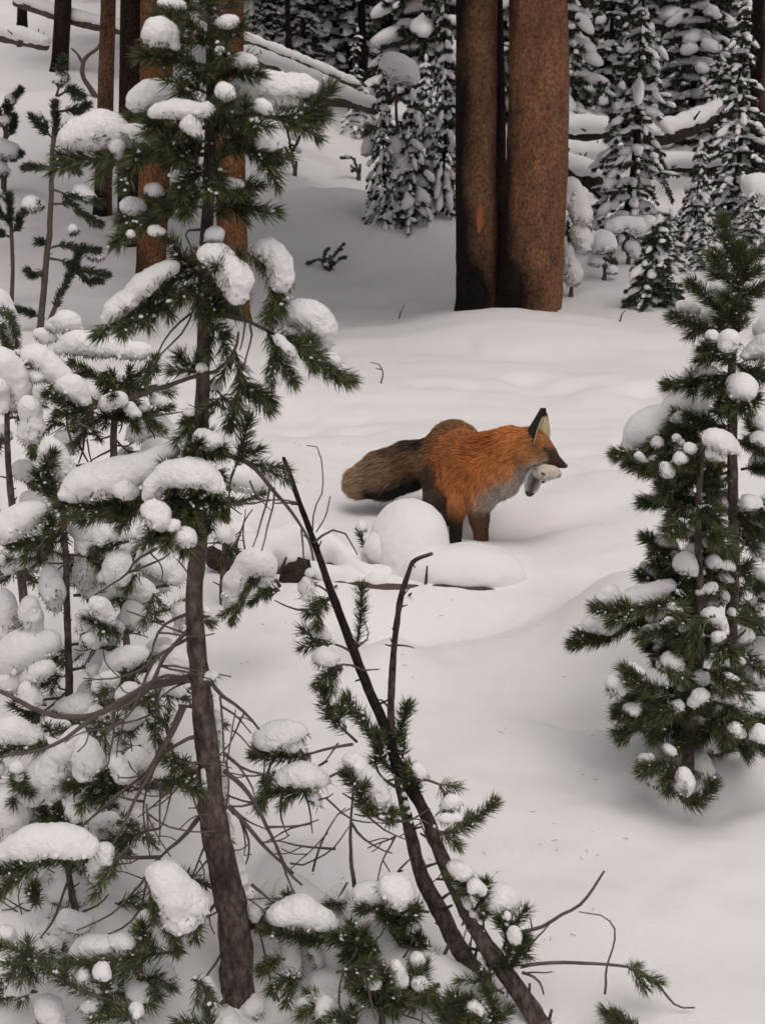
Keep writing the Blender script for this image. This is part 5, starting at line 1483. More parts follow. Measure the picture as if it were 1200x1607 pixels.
S([(215, 680), (250, 672), (270, 690)], [18, 22, 18], 0.25); S([(235, 705), (265, 710)], [20, 20], 0.2); S([(100, 690), (112, 700)], [16, 14], 0.1)
B([(180, 690), (210, 715), (240, 712)], 2, 0.1, start=0.4, dens=0.8); T3.filler((100, 660, 220, 720), 5, (3.1, 3.4), (8, 12), 40, 0.4, seed=31)

T4 = Tree("pine_sapling", "snow-heaped sapling low on the left with a thin straight dark stem", "sapling", 2.5, (107, 1100), dens=0.95, bark='bark_young')
T4.trunk([(110, 1120), (108, 1060), (106, 980), (104, 900), (100, 830), (98, 790)], [6.5, 6, 5.5, 5, 4.5, 4], sides=9, n=50)
B, S = T4.bough, T4.snow
B([(98, 800), (90, 760), (70, 735), (82, 715)], 2.8, -0.05, start=0.2, dens=1.7, shoots=3); B([(98, 790), (75, 770), (60, 745)], 2.6, -0.03, start=0.1, dens=1.4); B([(99, 800), (105, 790), (92, 780)], 2.4, -0.08, dens=1.3)
S([(78, 700), (90, 725), (98, 750), (88, 778)], [15, 19, 17, 15], 0.02)
B([(100, 830), (70, 845), (20, 855)], 3, -0.05, start=0.15, dens=1.6, shoots=4); B([(100, 835), (60, 870), (0, 880)], 3, 0.05, start=0.1, dens=1.6, shoots=4); B([(99, 825), (88, 825), (72, 830)], 2.6, -0.08, dens=1.6)
S([(-5, 842), (25, 822), (55, 806), (70, 800)], [24, 25, 20, 14], -0.03); S([(50, 868)], [9], 0.0); S([(5, 880)], [12], 0.05)
T4.bare([(102, 850), (80, 852), (60, 848)], 1.8); T4.bare([(103, 922), (70, 918), (25, 908)], 2.2); T4.bare([(103, 884), (75, 884)], 1.8); T4.bare([(104, 884), (118, 884)], 1.8)
S([(118, 815), (138, 845), (142, 880), (135, 915)], [18, 20, 19, 16], 0.05); S([(80, 862), (95, 885)], [22, 22], 0.15); S([(78, 898), (84, 930), (90, 955)], [17, 19, 13], 0.0); S([(115, 905), (110, 880)], [18, 18], 0.15)
B([(104, 870), (150, 880), (165, 895)], 2.2, 0.0, start=0.4, dens=1.2)
S([(160, 842), (185, 834), (205, 836)], [15, 17, 14], 0.0); B([(200, 850), (170, 860), (150, 862)], 2.2, 0.0, start=0.2, dens=1.4)
S([(182, 872), (190, 890), (178, 915)], [14, 18, 18], 0.0); S([(165, 905)], [10], 0.0); T4.bare([(245, 858), (215, 880), (195, 905), (150, 932)], 2.8, 0.0, Y0=2.45); B([(220, 885), (210, 905), (200, 925)], 2, -0.02, start=0.1, dens=1.0)
S([(150, 945), (162, 955), (170, 970)], [16, 18, 14], -0.08); B([(160, 985), (160, 975), (164, 990)], 2.4, -0.12, start=0, dens=2.2, shoots=3); S([(130, 968), (138, 990)], [13, 14], 0.0); S([(185, 985), (180, 1000)], [13, 12], 0.0); S([(140, 1000), (150, 1012)], [10, 10], -0.04)
S([(205, 930), (225, 925), (228, 945)], [17, 18, 14], 0.05); S([(210, 960), (220, 980)], [18, 16], 0.03); S([(235, 880), (258, 890), (275, 905)], [20, 22, 20], 0.1); S([(255, 920), (240, 910)], [17, 17], 0.12); S([(285, 960), (280, 985)], [16, 12], 0.1)
B([(240, 930), (235, 950), (225, 975)], 2.2, -0.03, start=0.1, dens=0.9)
S([(5, 940), (12, 980), (8, 1010)], [17, 18, 20], 0.02); S([(48, 948), (52, 975), (54, 992)], [18, 19, 17], -0.03); S([(10, 1045), (45, 1020), (80, 1010)], [26, 28, 20], -0.03); S([(18, 1068), (25, 1078)], [18, 14], -0.05)
S([(40, 1068), (65, 1052), (78, 1048)], [16, 17, 14], -0.06); S([(42, 1085), (48, 1098)], [17, 16], -0.08); B([(108, 1060), (90, 1065), (70, 1075)], 2.4, -0.03, dens=1.0)
B([(106, 1020), (95, 1025), (80, 1040)], 2.2, -0.03, start=0.1, dens=0.8); B([(108, 1080), (60, 1120), (25, 1108)], 2.2, -0.05, start=0.5, dens=1.3); 
S([(165, 1062), (190, 1040), (222, 1024)], [12, 19, 15], -0.05); B([(235, 1025), (210, 1045), (190, 1065)], 2.6, -0.12, start=0.1, dens=1.5); S([(148, 1050), (150, 1060)], [11, 10], -0.02); B([(190, 1075), (175, 1060), (150, 1070)], 2.2, -0.0, start=0.1, dens=0.9)
S([(258, 1022), (275, 1035), (288, 1048)], [14, 20, 13], 0.05)
S([(100, 1108), (125, 1108), (150, 1110)], [13, 17, 12], -0.02); S([(195, 1130), (205, 1135)], [16, 14], 0.0); S([(160, 1130)], [13], 0.02)
B([(225, 1110), (210, 1140), (190, 1150)], 2.2, 0.0, dens=0.9); B([(250, 1130), (225, 1110), (205, 1112)], 2.2, 0, dens=0.8)
B([(262, 1155), (255, 1130), (240, 1140)], 2.6, 0.0, start=0, dens=1.2); B([(240, 1150), (250, 1165), (262, 1170)], 2.4, 0, start=0, dens=1.0)
# dark gaps behind: shaded inner boughs
T4.filler((40, 860, 300, 1120), 26, (2.55, 2.85), (10, 17), 60, 0.75, seed=41, need=1.2)

T5 = Tree("pine_sapling", "ground-hugging pine at the lower left buried in fat rolls of snow", "sapling", 2.0, (60, 1420), dens=0.95, bark='bark_young')
T5.trunk([(120, 1450), (110, 1380), (100, 1300), (90, 1240)], [6, 5, 4.5, 4], sides=9)
B, S = T5.bough, T5.snow
S([(5, 1148), (30, 1150), (50, 1158)], [18, 20, 14], 0.0); B([(80, 1170), (45, 1175), (0, 1182)], 2.6, 0.0, start=0.1, dens=1.6, shoots=3)
S([(50, 1250), (80, 1215), (105, 1180), (125, 1155)], [26, 27, 23, 16], 0.0); S([(65, 1185), (85, 1170)], [16, 16], 0.08)
S([(135, 1170), (142, 1195), (138, 1212)], [20, 25, 20], -0.06); B([(210, 1235), (160, 1232), (115, 1235)], 3, -0.05, start=0.1, dens=1.7, shoots=4); B([(200, 1240), (180, 1225), (160, 1218)], 2.6, -0.08, dens=1.5)
S([(185, 1195), (192, 1212), (205, 1225)], [15, 18, 12], -0.08); S([(215, 1190), (228, 1195)], [16, 14], 0.0); S([(130, 1255), (145, 1258)], [13, 13], -0.02); S([(170, 1250), (185, 1248)], [12, 11], 0.0)
S([(28, 1205), (30, 1218)], [11, 11], -0.12); B([(40, 1240), (30, 1230), (28, 1222)], 2.0, -0.12, start=0, dens=1.8, shoots=2); S([(-5, 1205)], [17], 0.0)
S([(5, 1250), (25, 1275), (20, 1310)], [26, 28, 20], 0.0); S([(50, 1290), (60, 1270)], [18, 18], 0.02)
B([(110, 1290), (85, 1285), (65, 1300)], 2.4, -0.02, start=0.1, dens=1.4); B([(95, 1300), (80, 1290), (62, 1275)], 2.4, 0, start=0.2, dens=1.1)
S([(155, 1290), (175, 1285)], [14, 13], 0.1); S([(190, 1320), (160, 1310)], [18, 14], 0.12); B([(250, 1300), (210, 1310), (190, 1330)], 2.2, 0.0, start=0.5, dens=1.2)
S([(70, 1375), (60, 1365)], [14, 14], 0.02); S([(95, 1400), (110, 1385), (118, 1410)], [20, 20, 18], 0.05); B([(60, 1400), (55, 1420), (50, 1395)], 2.4, -0.05, dens=1.2)
S([(40, 1455), (60, 1440)], [16, 16], 0.05); S([(95, 1450), (110, 1470), (90, 1485)], [18, 20, 18], 0.02)
T5.filler((0, 1130, 230, 1330), 20, (2.05, 2.35), (10, 17), 55, 0.8, seed=51)
T5.filler((0, 1360, 270, 1590), 20, (1.95, 2.15), (10, 15), 50, 0.7, seed=52)

# shrubs behind the tall stem, right of it
T5.snow([(110, 1470), (130, 1478)], [20, 20], 0.0)
T6 = Tree("pine_sapling", "snowy lower boughs of a small pine half hidden behind the tall stem", "sapling", 3.7, (345, 900), dens=0.9, bark='bark_young')
T6.trunk([(350, 930), (352, 880), (356, 820), (360, 780)], [6, 5, 4, 3], sides=8)
B, S = T6.bough, T6.snow
S([(365, 745), (395, 755), (410, 765)], [20, 22, 14], 0.1); S([(350, 835), (360, 845)], [16, 13], -0.05); S([(395, 740), (420, 728)], [12, 10], 0.1)
B([(355, 790), (385, 785), (410, 775)], 2.4, 0, start=0.1, dens=1.2); B([(358, 780), (345, 790), (335, 810)], 2.4, 0, start=0.1, dens=1.2); B([(352, 850), (360, 870), (350, 880)], 2.4, 0, start=0.1, dens=1.1)
T6.bare([(370, 860), (385, 815), (395, 800)], 1.8); T6.bare([(385, 870), (382, 840), (384, 800)], 1.8)
T7 = Tree("pine_bough", "drooping pine bough under an arch of snow at the half-buried log's left end", "bough", 3.2, (440, 925), dens=1.0)
T7.bough([(440, 920), (425, 905), (400, 915), (380, 940), (366, 972)], 3, -0.05, start=0.35, dens=1.6, shoots=2)
T7.bough([(440, 925), (415, 930), (395, 945)], 3, 0, start=0.1, dens=1.5, shoots=2)
T7.snow([(366, 955), (370, 920), (385, 890), (405, 880), (420, 892)], [12, 15, 20, 20, 17], 0.0); T7.snow([(418, 905), (410, 915)], [13, 10], 0.0)

# ================================================================== LEANING BARE STEMS IN THE FOREGROUND
T8 = Tree("leaning_sapling", "long bare pine stem leaning left across the foreground from the lower right", "sapling", 1.85, (850, 1607), bark='bark_young')
pa = [(862, 1635, 1.84), (843, 1600, 1.86), (805, 1543, 1.88), (767, 1491, 1.90), (725, 1420, 1.94), (692, 1350, 1.98), (664, 1274, 2.02), (626, 1208, 2.06), (603, 1142, 2.10), (579, 1086, 2.13), (555, 1024, 2.16), (522, 935, 2.20), (495, 860, 2.24), (470, 790, 2.28), (455, 745, 2.3), (445, 718, 2.31)]
T8.trunk(pa, [16, 15.5, 15, 14, 12.5, 11, 10, 9.2, 8.4, 8, 7.4, 6.4, 5.2, 4.2, 3.6, 3.0], sides=12, n=130, rough=0.12)
B, S = T8.bough, T8.snow
bb = T8.bare
bb([(490, 850), (520, 832), (545, 838), (560, 870)], 2.2, 0.0, Y0=2.24); bb([(495, 835), (510, 812), (518, 780)], 1.2, 0.0, Y0=2.25); bb([(470, 790), (452, 788), (430, 790)], 2.2, 0, Y0=2.28); bb([(489, 850), (475, 840)], 2, 0, Y0=2.25)
bb([(490, 845), (492, 800), (503, 775), (505, 730), (497, 702), (482, 700)], 1.2, 0.05, Y0=2.26); bb([(520, 938), (490, 960), (455, 955), (430, 942)], 2.4, 0.0, Y0=2.2); bb([(520, 935), (500, 920), (470, 915)], 1.8, 0, Y0=2.2)
B([(520, 938), (502, 945), (488, 962)], 2, -0.03, Y0=2.2, start=0.2, dens=1.6); S([(482, 912), (482, 935)], [11, 13], 0.28); S([(488, 900)], [7], 0.28)
B([(552, 1022), (525, 1010), (505, 1012), (480, 992)], 2.2, 0.0, Y0=2.16, start=0.45, dens=1.2, shoots=1); S([(495, 988), (510, 998)], [13, 13], 0.32)
B([(566, 1050), (540, 1040), (515, 1055), (500, 1070)], 2.2, -0.02, Y0=2.14, start=0.4, dens=1.5, shoots=2); S([(508, 1032), (520, 1034)], [16, 15], 0.27); bb([(566, 1052), (595, 1050)], 2, 0, Y0=2.14)
B([(560, 1165), (535, 1140), (515, 1120), (508, 1085)], 2.4, 0.0, Y0=2.1, start=0.35, dens=2.0, shoots=2)
B([(600, 1190), (590, 1160), (568, 1130), (548, 1102)], 3, 0.0, Y0=2.1, start=0.15, dens=2.4, shoots=2); B([(618, 1215), (600, 1190), (590, 1160)], 2.6, -0.04, Y0=2.08, start=0.1, dens=1.4, shoots=1)
B([(632, 1190), (628, 1150), (636, 1112)], 2.4, 0.0, Y0=2.1, start=0.05, dens=2.2, shoots=1); B([(650, 1250), (652, 1228), (648, 1212)], 2.4, -0.03, Y0=2.05, start=0.0, dens=2.0, shoots=2)
bb([(620, 1235), (596, 1220), (590, 1190)], 3.0, 0, Y0=2.06)
B([(555, 1168), (520, 1172), (470, 1188), (402, 1186)], 2.6, 0.0, Y0=2.06, start=0.45, dens=2.1, shoots=3); S([(412, 1162), (440, 1152), (468, 1150)], [14, 19, 16], 0.20); S([(440, 1168), (470, 1168)], [12, 12], 0.20); bb([(530, 1165), (505, 1200)], 1.8, 0, Y0=2.07)
B([(560, 1205), (520, 1218), (480, 1240), (428, 1246)], 2.6, 0.0, Y0=2.04, start=0.5, dens=1.8, shoots=3); S([(442, 1218), (470, 1216), (505, 1222)], [14, 17, 15], 0.18); S([(495, 1250), (500, 1262)], [8, 9], 0.18)
B([(440, 1210), (420, 1230), (408, 1262)], 2.2, 0.0, Y0=2.04, start=0.3, dens=1.6); bb([(478, 1240), (485, 1270), (490, 1310)], 1.8, 0, Y0=2.04); bb([(415, 1190), (412, 1230)], 1.6, 0, Y0=2.05)
B([(628, 1288), (600, 1290), (570, 1260), (546, 1220)], 2.6, -0.02, Y0=2.0, start=0.3, dens=1.8, shoots=2); S([(552, 1192), (568, 1215), (588, 1240), (602, 1265)], [13, 16, 15, 11], 0.16); B([(600, 1280), (605, 1270), (612, 1285)], 2, 0, Y0=2.0, dens=1.2, start=0)
bb([(556, 1392), (552, 1340), (549, 1290), (552, 1245)], 4.0, 0.0, Y0=2.0); bb([(545, 1385), (530, 1410)], 2, 0, Y0=2.0); bb([(490, 1370), (500, 1330), (520, 1290), (542, 1268)], 2.0, 0, Y0=2.04); bb([(455, 1355), (480, 1358), (520, 1330), (545, 1300)], 1.8, 0, Y0=2.04); bb([(555, 1262), (600, 1300), (640, 1318)], 2.0, 0, Y0=2.02); bb([(510, 1252), (550, 1285), (610, 1292)], 1.8, 0, Y0=2.02)
B([(655, 1222), (685, 1228), (698, 1250), (696, 1275)], 2.4, 0.0, Y0=2.05, start=0.5, dens=1.0, shoots=1); B([(672, 1298), (705, 1308), (740, 1290), (772, 1262)], 2.8, 0.0, Y0=2.0, start=0.2, dens=2.0, shoots=2); S([(700, 1262), (718, 1256)], [13, 13], 0.05); S([(692, 1285), (722, 1284)], [7, 6], 0.0); S([(655, 1205), (662, 1212)], [9, 9], 0.12)
# right of the stem
B([(745, 1450), (755, 1420), (735, 1395), (715, 1380)], 2.6, 0.02, Y0=1.92, start=0.1, dens=1.8, shoots=3); S([(712, 1362), (728, 1368)], [13, 14], 0.10); S([(770, 1410), (788, 1412), (800, 1425)], [17, 21, 14], 0.10); S([(745, 1390), (755, 1400)], [12, 10], 0.06)
B([(790, 1520), (800, 1480), (785, 1450)], 3, 0.0, Y0=1.9, start=0.05, dens=1.6, shoots=3); B([(800, 1520), (812, 1500), (822, 1475)], 2.6, -0.03, Y0=1.88, start=0.0, dens=1.4, shoots=2); B([(790, 1490), (805, 1450), (822, 1432)], 2.4, 0.0, Y0=1.9, start=0.3, dens=1.1, shoots=1); S([(805, 1462), (808, 1475)], [11, 10], 0.0); S([(795, 1435)], [9], -0.02)
bb([(800, 1470), (850, 1455), (880, 1440), (910, 1420), (948, 1368)], 3.6, 0.0, Y0=1.9); bb([(835, 1462), (830, 1440)], 1.8, 0, Y0=1.9); bb([(828, 1490), (850, 1465), (868, 1445)], 2.0, 0, Y0=1.9)
bb([(815, 1518), (870, 1512), (940, 1512), (990, 1520), (1030, 1545), (1062, 1580), (1090, 1582)], 3.4, 0.0, Y0=1.88); B([(985, 1520), (1005, 1532), (1030, 1540)], 2.0, 0.0, Y0=1.88, start=0.0, dens=1.2, shoots=2)
bb([(948, 1560), (955, 1510), (966, 1462), (945, 1438), (908, 1432)], 2.0, 0.0, Y0=1.88); bb([(820, 1528), (845, 1540), (852, 1562)], 2.8, 0, Y0=1.87)
B([(1000, 1620), (975, 1600), (955, 1590)], 2.4, 0, Y0=1.84, start=0.0, dens=1.6, shoots=2); S([(805, 1585), (830, 1590)], [12, 14], 0.08)
S([(850, 1590), (862, 1600)], [12, 12], 0.03)
T9 = Tree("leaning_sapling", "second bare stem crossing the long leaning one, with a hooked grey tip", "sapling", 1.92, (786, 1607), bark='bark_young')
T9.trunk([(800, 1630, 1.90), (786, 1607, 1.91), (758, 1543, 1.95), (730, 1505, 1.97), (692, 1434, 2.02), (659, 1368, 2.06), (640, 1288, 2.10), (626, 1227, 2.14), (615, 1150, 2.18), (614, 1095, 2.2), (619, 1015, 2.24), (627, 944, 2.28), (640, 900, 2.3), (650, 880, 2.3), (678, 869, 2.3)],
         [16, 15.5, 15, 14.5, 14, 12, 9, 7.5, 6, 5.8, 5.2, 4.8, 4.2, 3.6, 2.8], sides=10, n=120, rough=0.14)
B, S, bb = T9.bough, T9.snow, T9.bare
bb([(617, 1015), (605, 1012)], 2, 0, Y0=2.24); bb([(620, 1013), (635, 1014), (648, 1018)], 2, 0, Y0=2.24); bb([(628, 944), (640, 925)], 1.6, 0, Y0=2.28); bb([(645, 885), (650, 892)], 1.6, 0, Y0=2.3)
bb([(612, 1110), (600, 1098), (590, 1100)], 2.2, 0, Y0=2.19)
B([(560, 1015), (566, 965), (568, 925)], 2.2, 0.0, Y0=2.3, start=0.1, dens=1.0, shoots=0); bb([(560, 1018), (578, 1000), (570, 975)], 1.4, 0, Y0=2.3)
B([(672, 1432), (640, 1428), (600, 1418), (570, 1425)], 2.6, -0.06, Y0=2.0, start=0.4, dens=2.0, shoots=4); B([(640, 1440), (615, 1445), (600, 1435)], 2.4, -0.08, Y0=1.98, start=0, dens=1.5)
S([(610, 1392), (628, 1400), (630, 1420)], [20, 24, 15], -0.02); S([(585, 1405), (570, 1400)], [18, 14], 0.05); B([(640, 1440), (650, 1440), (642, 1420)], 2.2, -0.1, Y0=1.98, dens=1.2)
bb([(660, 1365), (690, 1355), (700, 1345)], 3, 0, Y0=2.04); bb([(630, 1368), (622, 1370), (650, 1342)], 2, 0, Y0=2.05); bb([(725, 1500), (718, 1520)], 2, 0, Y0=1.96)
B([(705, 1480), (690, 1510), (660, 1500), (640, 1480)], 3.4, -0.03, Y0=1.98, start=0.5, dens=1.9, shoots=4); B([(680, 1500), (665, 1485), (655, 1470)], 2.4, -0.03, Y0=1.96, start=0, dens=1.3); bb([(610, 1460), (630, 1490), (640, 1510)], 2.4, 0, Y0=1.96)

T10 = Tree("pine_sapling", "pine seedling spreading at the foot of the picture between the stems", "sapling", 1.82, (600, 1607), dens=1.0, bark='bark_young')
T10.trunk([(600, 1625), (598, 1580), (596, 1540)], [6, 5, 4], sides=8)
B, S = T10.bough, T10.snow
B([(560, 1490), (520, 1480), (470, 1475), (420, 1460)], 3, -0.05, start=0.1, dens=1.8, shoots=4, Y0=1.95); B([(575, 1495), (550, 1480), (525, 1470)], 2.6, -0.05, start=0.1, dens=1.6, shoots=3, Y0=1.93)
S([(432, 1440), (462, 1430), (490, 1436), (520, 1452)], [16, 22, 19, 16], -0.06, Y0=1.98); S([(455, 1485), (458, 1510), (460, 1530)], [16, 19, 14], 0.0, Y0=1.97); S([(495, 1490), (500, 1512)], [14, 14], 0.0, Y0=1.97)
B([(590, 1500), (565, 1490), (555, 1470)], 2.6, -0.05, start=0.0, dens=1.6, shoots=3, Y0=1.92); B([(596, 1495), (575, 1480), (560, 1500)], 2.6, 0, start=0.0, dens=1.3, shoots=2, Y0=1.92); S([(562, 1458), (575, 1462)], [11, 10], 0.05, Y0=1.95)
S([(545, 1505), (580, 1500), (600, 1520)], [20, 26, 22], 0.12, Y0=1.95); S([(548, 1545), (575, 1560)], [26, 24], 0.05, Y0=1.95); S([(620, 1470), (640, 1450)], [16, 18], 0.12, Y0=1.98)
B([(600, 1580), (580, 1560), (560, 1555)], 2.8, -0.05, start=0.0, dens=1.7, shoots=4, Y0=1.84); B([(605, 1570), (615, 1548), (600, 1530)], 2.6, -0.03, start=0.0, dens=1.6, shoots=3, Y0=1.84); B([(600, 1590), (620, 1585), (630, 1570)], 2.4, -0.03, start=0, dens=1.3, Y0=1.83)
S([(622, 1515), (628, 1540)], [10, 14], -0.02, Y0=1.86); S([(655, 1505), (650, 1525)], [12, 16], 0.0, Y0=1.88); B([(690, 1545), (665, 1555), (650, 1530)], 2.6, 0, start=0.1, dens=1.6, shoots=4, Y0=1.86); S([(590, 1545), (578, 1540)], [9, 8], -0.03, Y0=1.84)
bb = T10.bare
bb([(690, 1550), (665, 1545), (640, 1560)], 2.2, 0, Y0=1.86); bb([(530, 1600), (534, 1540), (560, 1490)], 2, 0, Y0=1.86); bb([(540, 1640), (532, 1590), (532, 1560)], 2, 0, Y0=1.82); bb([(618, 1640), (617, 1590)], 2, 0, Y0=1.82); bb([(630, 1590), (660, 1600), (668, 1608)], 2, 0, Y0=1.82)
S([(512, 1580), (520, 1600)], [18, 22], 0.0, Y0=1.85); B([(560, 1620), (545, 1600), (525, 1600)], 2.6, 0, start=0, dens=1.5, shoots=3, Y0=1.80); S([(560, 1600), (545, 1585)], [14, 12], 0.03, Y0=1.84)
S([(700, 1548), (735, 1550), (760, 1570)], [24, 26, 20], 0.14, Y0=1.88); S([(690, 1590), (660, 1585)], [22, 22], 0.1, Y0=1.86)
B([(735, 1620), (725, 1580), (710, 1565)], 2.6, 0, start=0, dens=1.8, shoots=4, Y0=1.80); B([(760, 1620), (745, 1590), (735, 1570)], 2.6, 0, start=0, dens=1.8, shoots=4, Y0=1.80); B([(770, 1620), (775, 1580), (765, 1555)], 2.6, 0, start=0.1, dens=1.6, shoots=3, Y0=1.82); B([(710, 1620), (700, 1590), (690, 1585)], 2.6, 0, start=0.1, dens=1.5, shoots=3, Y0=1.79)
S([(740, 1575), (750, 1585)], [10, 11], 0.0, Y0=1.80); S([(315, 1580), (335, 1600)], [22, 22], 0.0, Y0=1.84); B([(330, 1625), (310, 1608), (285, 1605)], 2.6, 0, start=0.1, dens=1.2, Y0=1.79)
B([(790, 1560), (770, 1545), (755, 1525)], 2.2, 0, start=0.3, dens=0.9, Y0=1.88)
# dead twigs around the tall stem's foot
T11 = Tree("dry_twig", "dry twigs standing in the hollow right of the tall stem's foot", "twig", 1.95, (430, 1570))
T11.bare([(432, 1590), (420, 1520), (402, 1440), (398, 1400)], 2.4); T11.bare([(440, 1585), (425, 1540), (412, 1500)], 2.0); T11.bare([(425, 1570), (445, 1580), (460, 1560)], 1.6)

# ================================================================== RIGHT-HAND SAPLING
TR = Tree("pine_sapling", "bushy young pine at the right edge, twin-stemmed and thick with needles and snow lumps", "sapling", 2.85, (1100, 1230), dens=1.3, nl=0.038, bark='bark_young')
TR.trunk([(1135, 1230), (1140, 1150), (1145, 1050), (1148, 950), (1150, 850), (1150, 750), (1149, 650), (1148, 600), (1152, 540), (1158, 480), (1160, 430), (1155, 390)], [12, 11, 10.5, 10, 9, 8.5, 7.5, 7, 6, 5, 4, 2.5], sides=12, n=80)
TR.trunk([(1075, 1262), (1078, 1190), (1085, 1120), (1095, 1050), (1100, 960), (1096, 880), (1095, 800), (1100, 730), (1102, 690)], [11, 10, 9, 8, 7, 6, 5, 4, 3], sides=12, n=70, Y0=2.7, Y1=2.75)
B, S = TR.bough, TR.snow
B([(1154, 530), (1160, 470), (1164, 425), (1162, 395)], 3, 0.0, start=0.0, dens=1.6, shoots=3); B([(1160, 440), (1150, 405), (1140, 375), (1135, 350)], 2.4, 0.0, start=0, dens=1.5, shoots=1); B([(1162, 430), (1180, 405), (1205, 385)], 2.4, 0, start=0, dens=1.5, shoots=1); B([(1158, 460), (1140, 430), (1120, 405)], 2.4, -0.05, start=0, dens=1.3, shoots=1); B([(1160, 470), (1180, 460), (1200, 450)], 2.4, 0, start=0, dens=1.2, shoots=1)
B([(1155, 510), (1125, 480), (1090, 450)], 2.8, -0.02, start=0.0, dens=1.6, shoots=2); B([(1154, 520), (1150, 490), (1140, 470)], 2.4, -0.08, start=0, dens=1.3); B([(1153, 540), (1110, 520), (1060, 498)], 2.8, -0.02, start=0.1, dens=1.7, shoots=2); S([(1070, 484), (1082, 488)], [10, 10], 0.04); S([(1100, 496), (1125, 505)], [11, 12], 0.08); S([(1120, 452), (1132, 460)], [8, 8], 0.08)
B([(1152, 565), (1128, 558), (1108, 545)], 2.8, -0.12, start=0, dens=1.6, shoots=2); S([(1114, 528), (1120, 532)], [12, 11], -0.10); S([(1143, 534), (1140, 545)], [13, 12], -0.12)
B([(1155, 570), (1180, 585), (1215, 590)], 2.8, -0.05, start=0.1, dens=1.6, shoots=3); S([(1170, 560), (1195, 548), (1215, 540)], [15, 20, 20], 0.02); S([(1190, 520), (1210, 505)], [16, 18], 0.08)
B([(1150, 590), (1100, 600), (1052, 603)], 2.8, -0.05, start=0.1, dens=1.7, shoots=2); S([(1072, 590), (1100, 582), (1118, 584)], [8, 10, 8], -0.03); B([(1150, 600), (1130, 605), (1115, 612)], 2.6, -0.1, start=0, dens=1.4)
S([(1160, 606), (1165, 612)], [20, 18], -0.10); B([(1150, 640), (1155, 630), (1165, 640)], 2.6, -0.15, start=0, dens=1.5, shoots=2); B([(1150, 640), (1170, 632), (1185, 628)], 2.4, -0.1, start=0.2, dens=1.1); B([(1150, 640), (1140, 640), (1128, 650)], 2.4, -0.08, start=0.2, dens=1.1)
S([(1072, 632), (1055, 660), (1030, 680), (1000, 698)], [24, 28, 28, 20], 0.10, lump=0.10, h=0.007); S([(1095, 620), (1085, 650)], [18, 20], 0.12, h=0.007)
B([(1140, 668), (1110, 665), (1085, 655)], 2.6, -0.03, start=0, dens=1.6, shoots=3); B([(1135, 690), (1090, 690), (1050, 685), (1010, 712), (972, 712)], 3, 0.0, start=0.1, dens=1.8, shoots=4); B([(1120, 700), (1070, 715), (1020, 732), (990, 728)], 3, -0.05, start=0.1, dens=1.7, shoots=4)
B([(1145, 730), (1110, 735), (1065, 745), (1035, 738)], 3, -0.10, start=0.1, dens=1.8, shoots=4); B([(1120, 720), (1100, 715), (1080, 728)], 2.6, -0.12, start=0, dens=1.6)
S([(1115, 690), (1130, 694), (1148, 704)], [24, 28, 16], -0.15); S([(1120, 712)], [17], -0.15); S([(1060, 688), (1068, 696)], [9, 8], -0.05); S([(1084, 706)], [12], -0.12); S([(1067, 722)], [11], -0.12); S([(1040, 736), (1046, 744)], [12, 10], -0.10); S([(1000, 716), (1008, 726)], [10, 8], -0.03); S([(1028, 695)], [10], 0.0)
B([(1145, 745), (1125, 765), (1120, 790)], 2.4, -0.05, start=0.1, dens=1.0); TR.bare([(1148, 780), (1120, 770), (1105, 758)], 2.4, 0); TR.bare([(1148, 740), (1125, 745), (1100, 748)], 3, 0)
B([(1095, 795), (1060, 790), (1012, 788)], 2.8, -0.05, start=0.05, dens=1.8, shoots=3); B([(1096, 785), (1060, 775), (1040, 765)], 2.6, -0.02, start=0.1, dens=1.5, shoots=2); B([(1096, 810), (1070, 815), (1060, 800)], 2.6, -0.08, dens=1.3)
B([(1150, 815), (1178, 808), (1205, 815)], 2.6, -0.05, start=0.1, dens=1.5, shoots=2); S([(1172, 792), (1185, 790)], [14, 14], -0.04); S([(1205, 800)], [12], -0.04)
B([(1150, 690), (1172, 695), (1198, 705)], 2.4, -0.03, start=0.3, dens=1.6); S([(1185, 688), (1198, 692)], [12, 13], -0.04); S([(1184, 658), (1190, 672)], [8, 8], 0); B([(1200, 690), (1185, 675), (1180, 660)], 2.2, 0, start=0.1, dens=1.2)
B([(1096, 880), (1060, 868), (1015, 845)], 2.6, -0.05, start=0.1, dens=1.6, shoots=2); S([(1025, 846), (1045, 852), (1060, 858)], [8, 9, 7], -0.03)
for (x, y, r) in ((1094, 830, 10), (1125, 815, 11), (1110, 850, 10), (1072, 832, 8), (1135, 850, 9), (1085, 862, 8), (1118, 882, 10), (1100, 800, 8), (1140, 888, 9)):
    S([(x, y), (x + 5, y + 4)], [r, r * 0.8], -0.08, lump=0.25)
TR.filler((1075, 790, 1150, 900), 12, (2.68, 2.9), (6, 9), 38, 0.25, seed=61, dens=1.2)
B([(1100, 915), (1070, 905), (1042, 895)], 2.6, -0.06, start=0, dens=1.7, shoots=3); S([(1056, 872), (1062, 882)], [12, 11], -0.05); S([(1075, 886), (1085, 896)], [18, 17], -0.10)
B([(1090, 930), (1040, 915), (1008, 905)], 2.4, -0.02, start=0.5, dens=1.4); S([(1010, 888), (1025, 900)], [9, 9], 0.0)
B([(1100, 955), (1050, 950), (1000, 975), (950, 1000), (905, 1010)], 3.2, -0.10, start=0.05, dens=1.9, shoots=4); B([(1060, 945), (1010, 955), (965, 975)], 2.8, -0.05, start=0.1, dens=1.5, shoots=2, Y0=2.72); B([(990, 965), (960, 960), (938, 955)], 2.4, -0.0, start=0.1, dens=1.5, Y0=2.7)
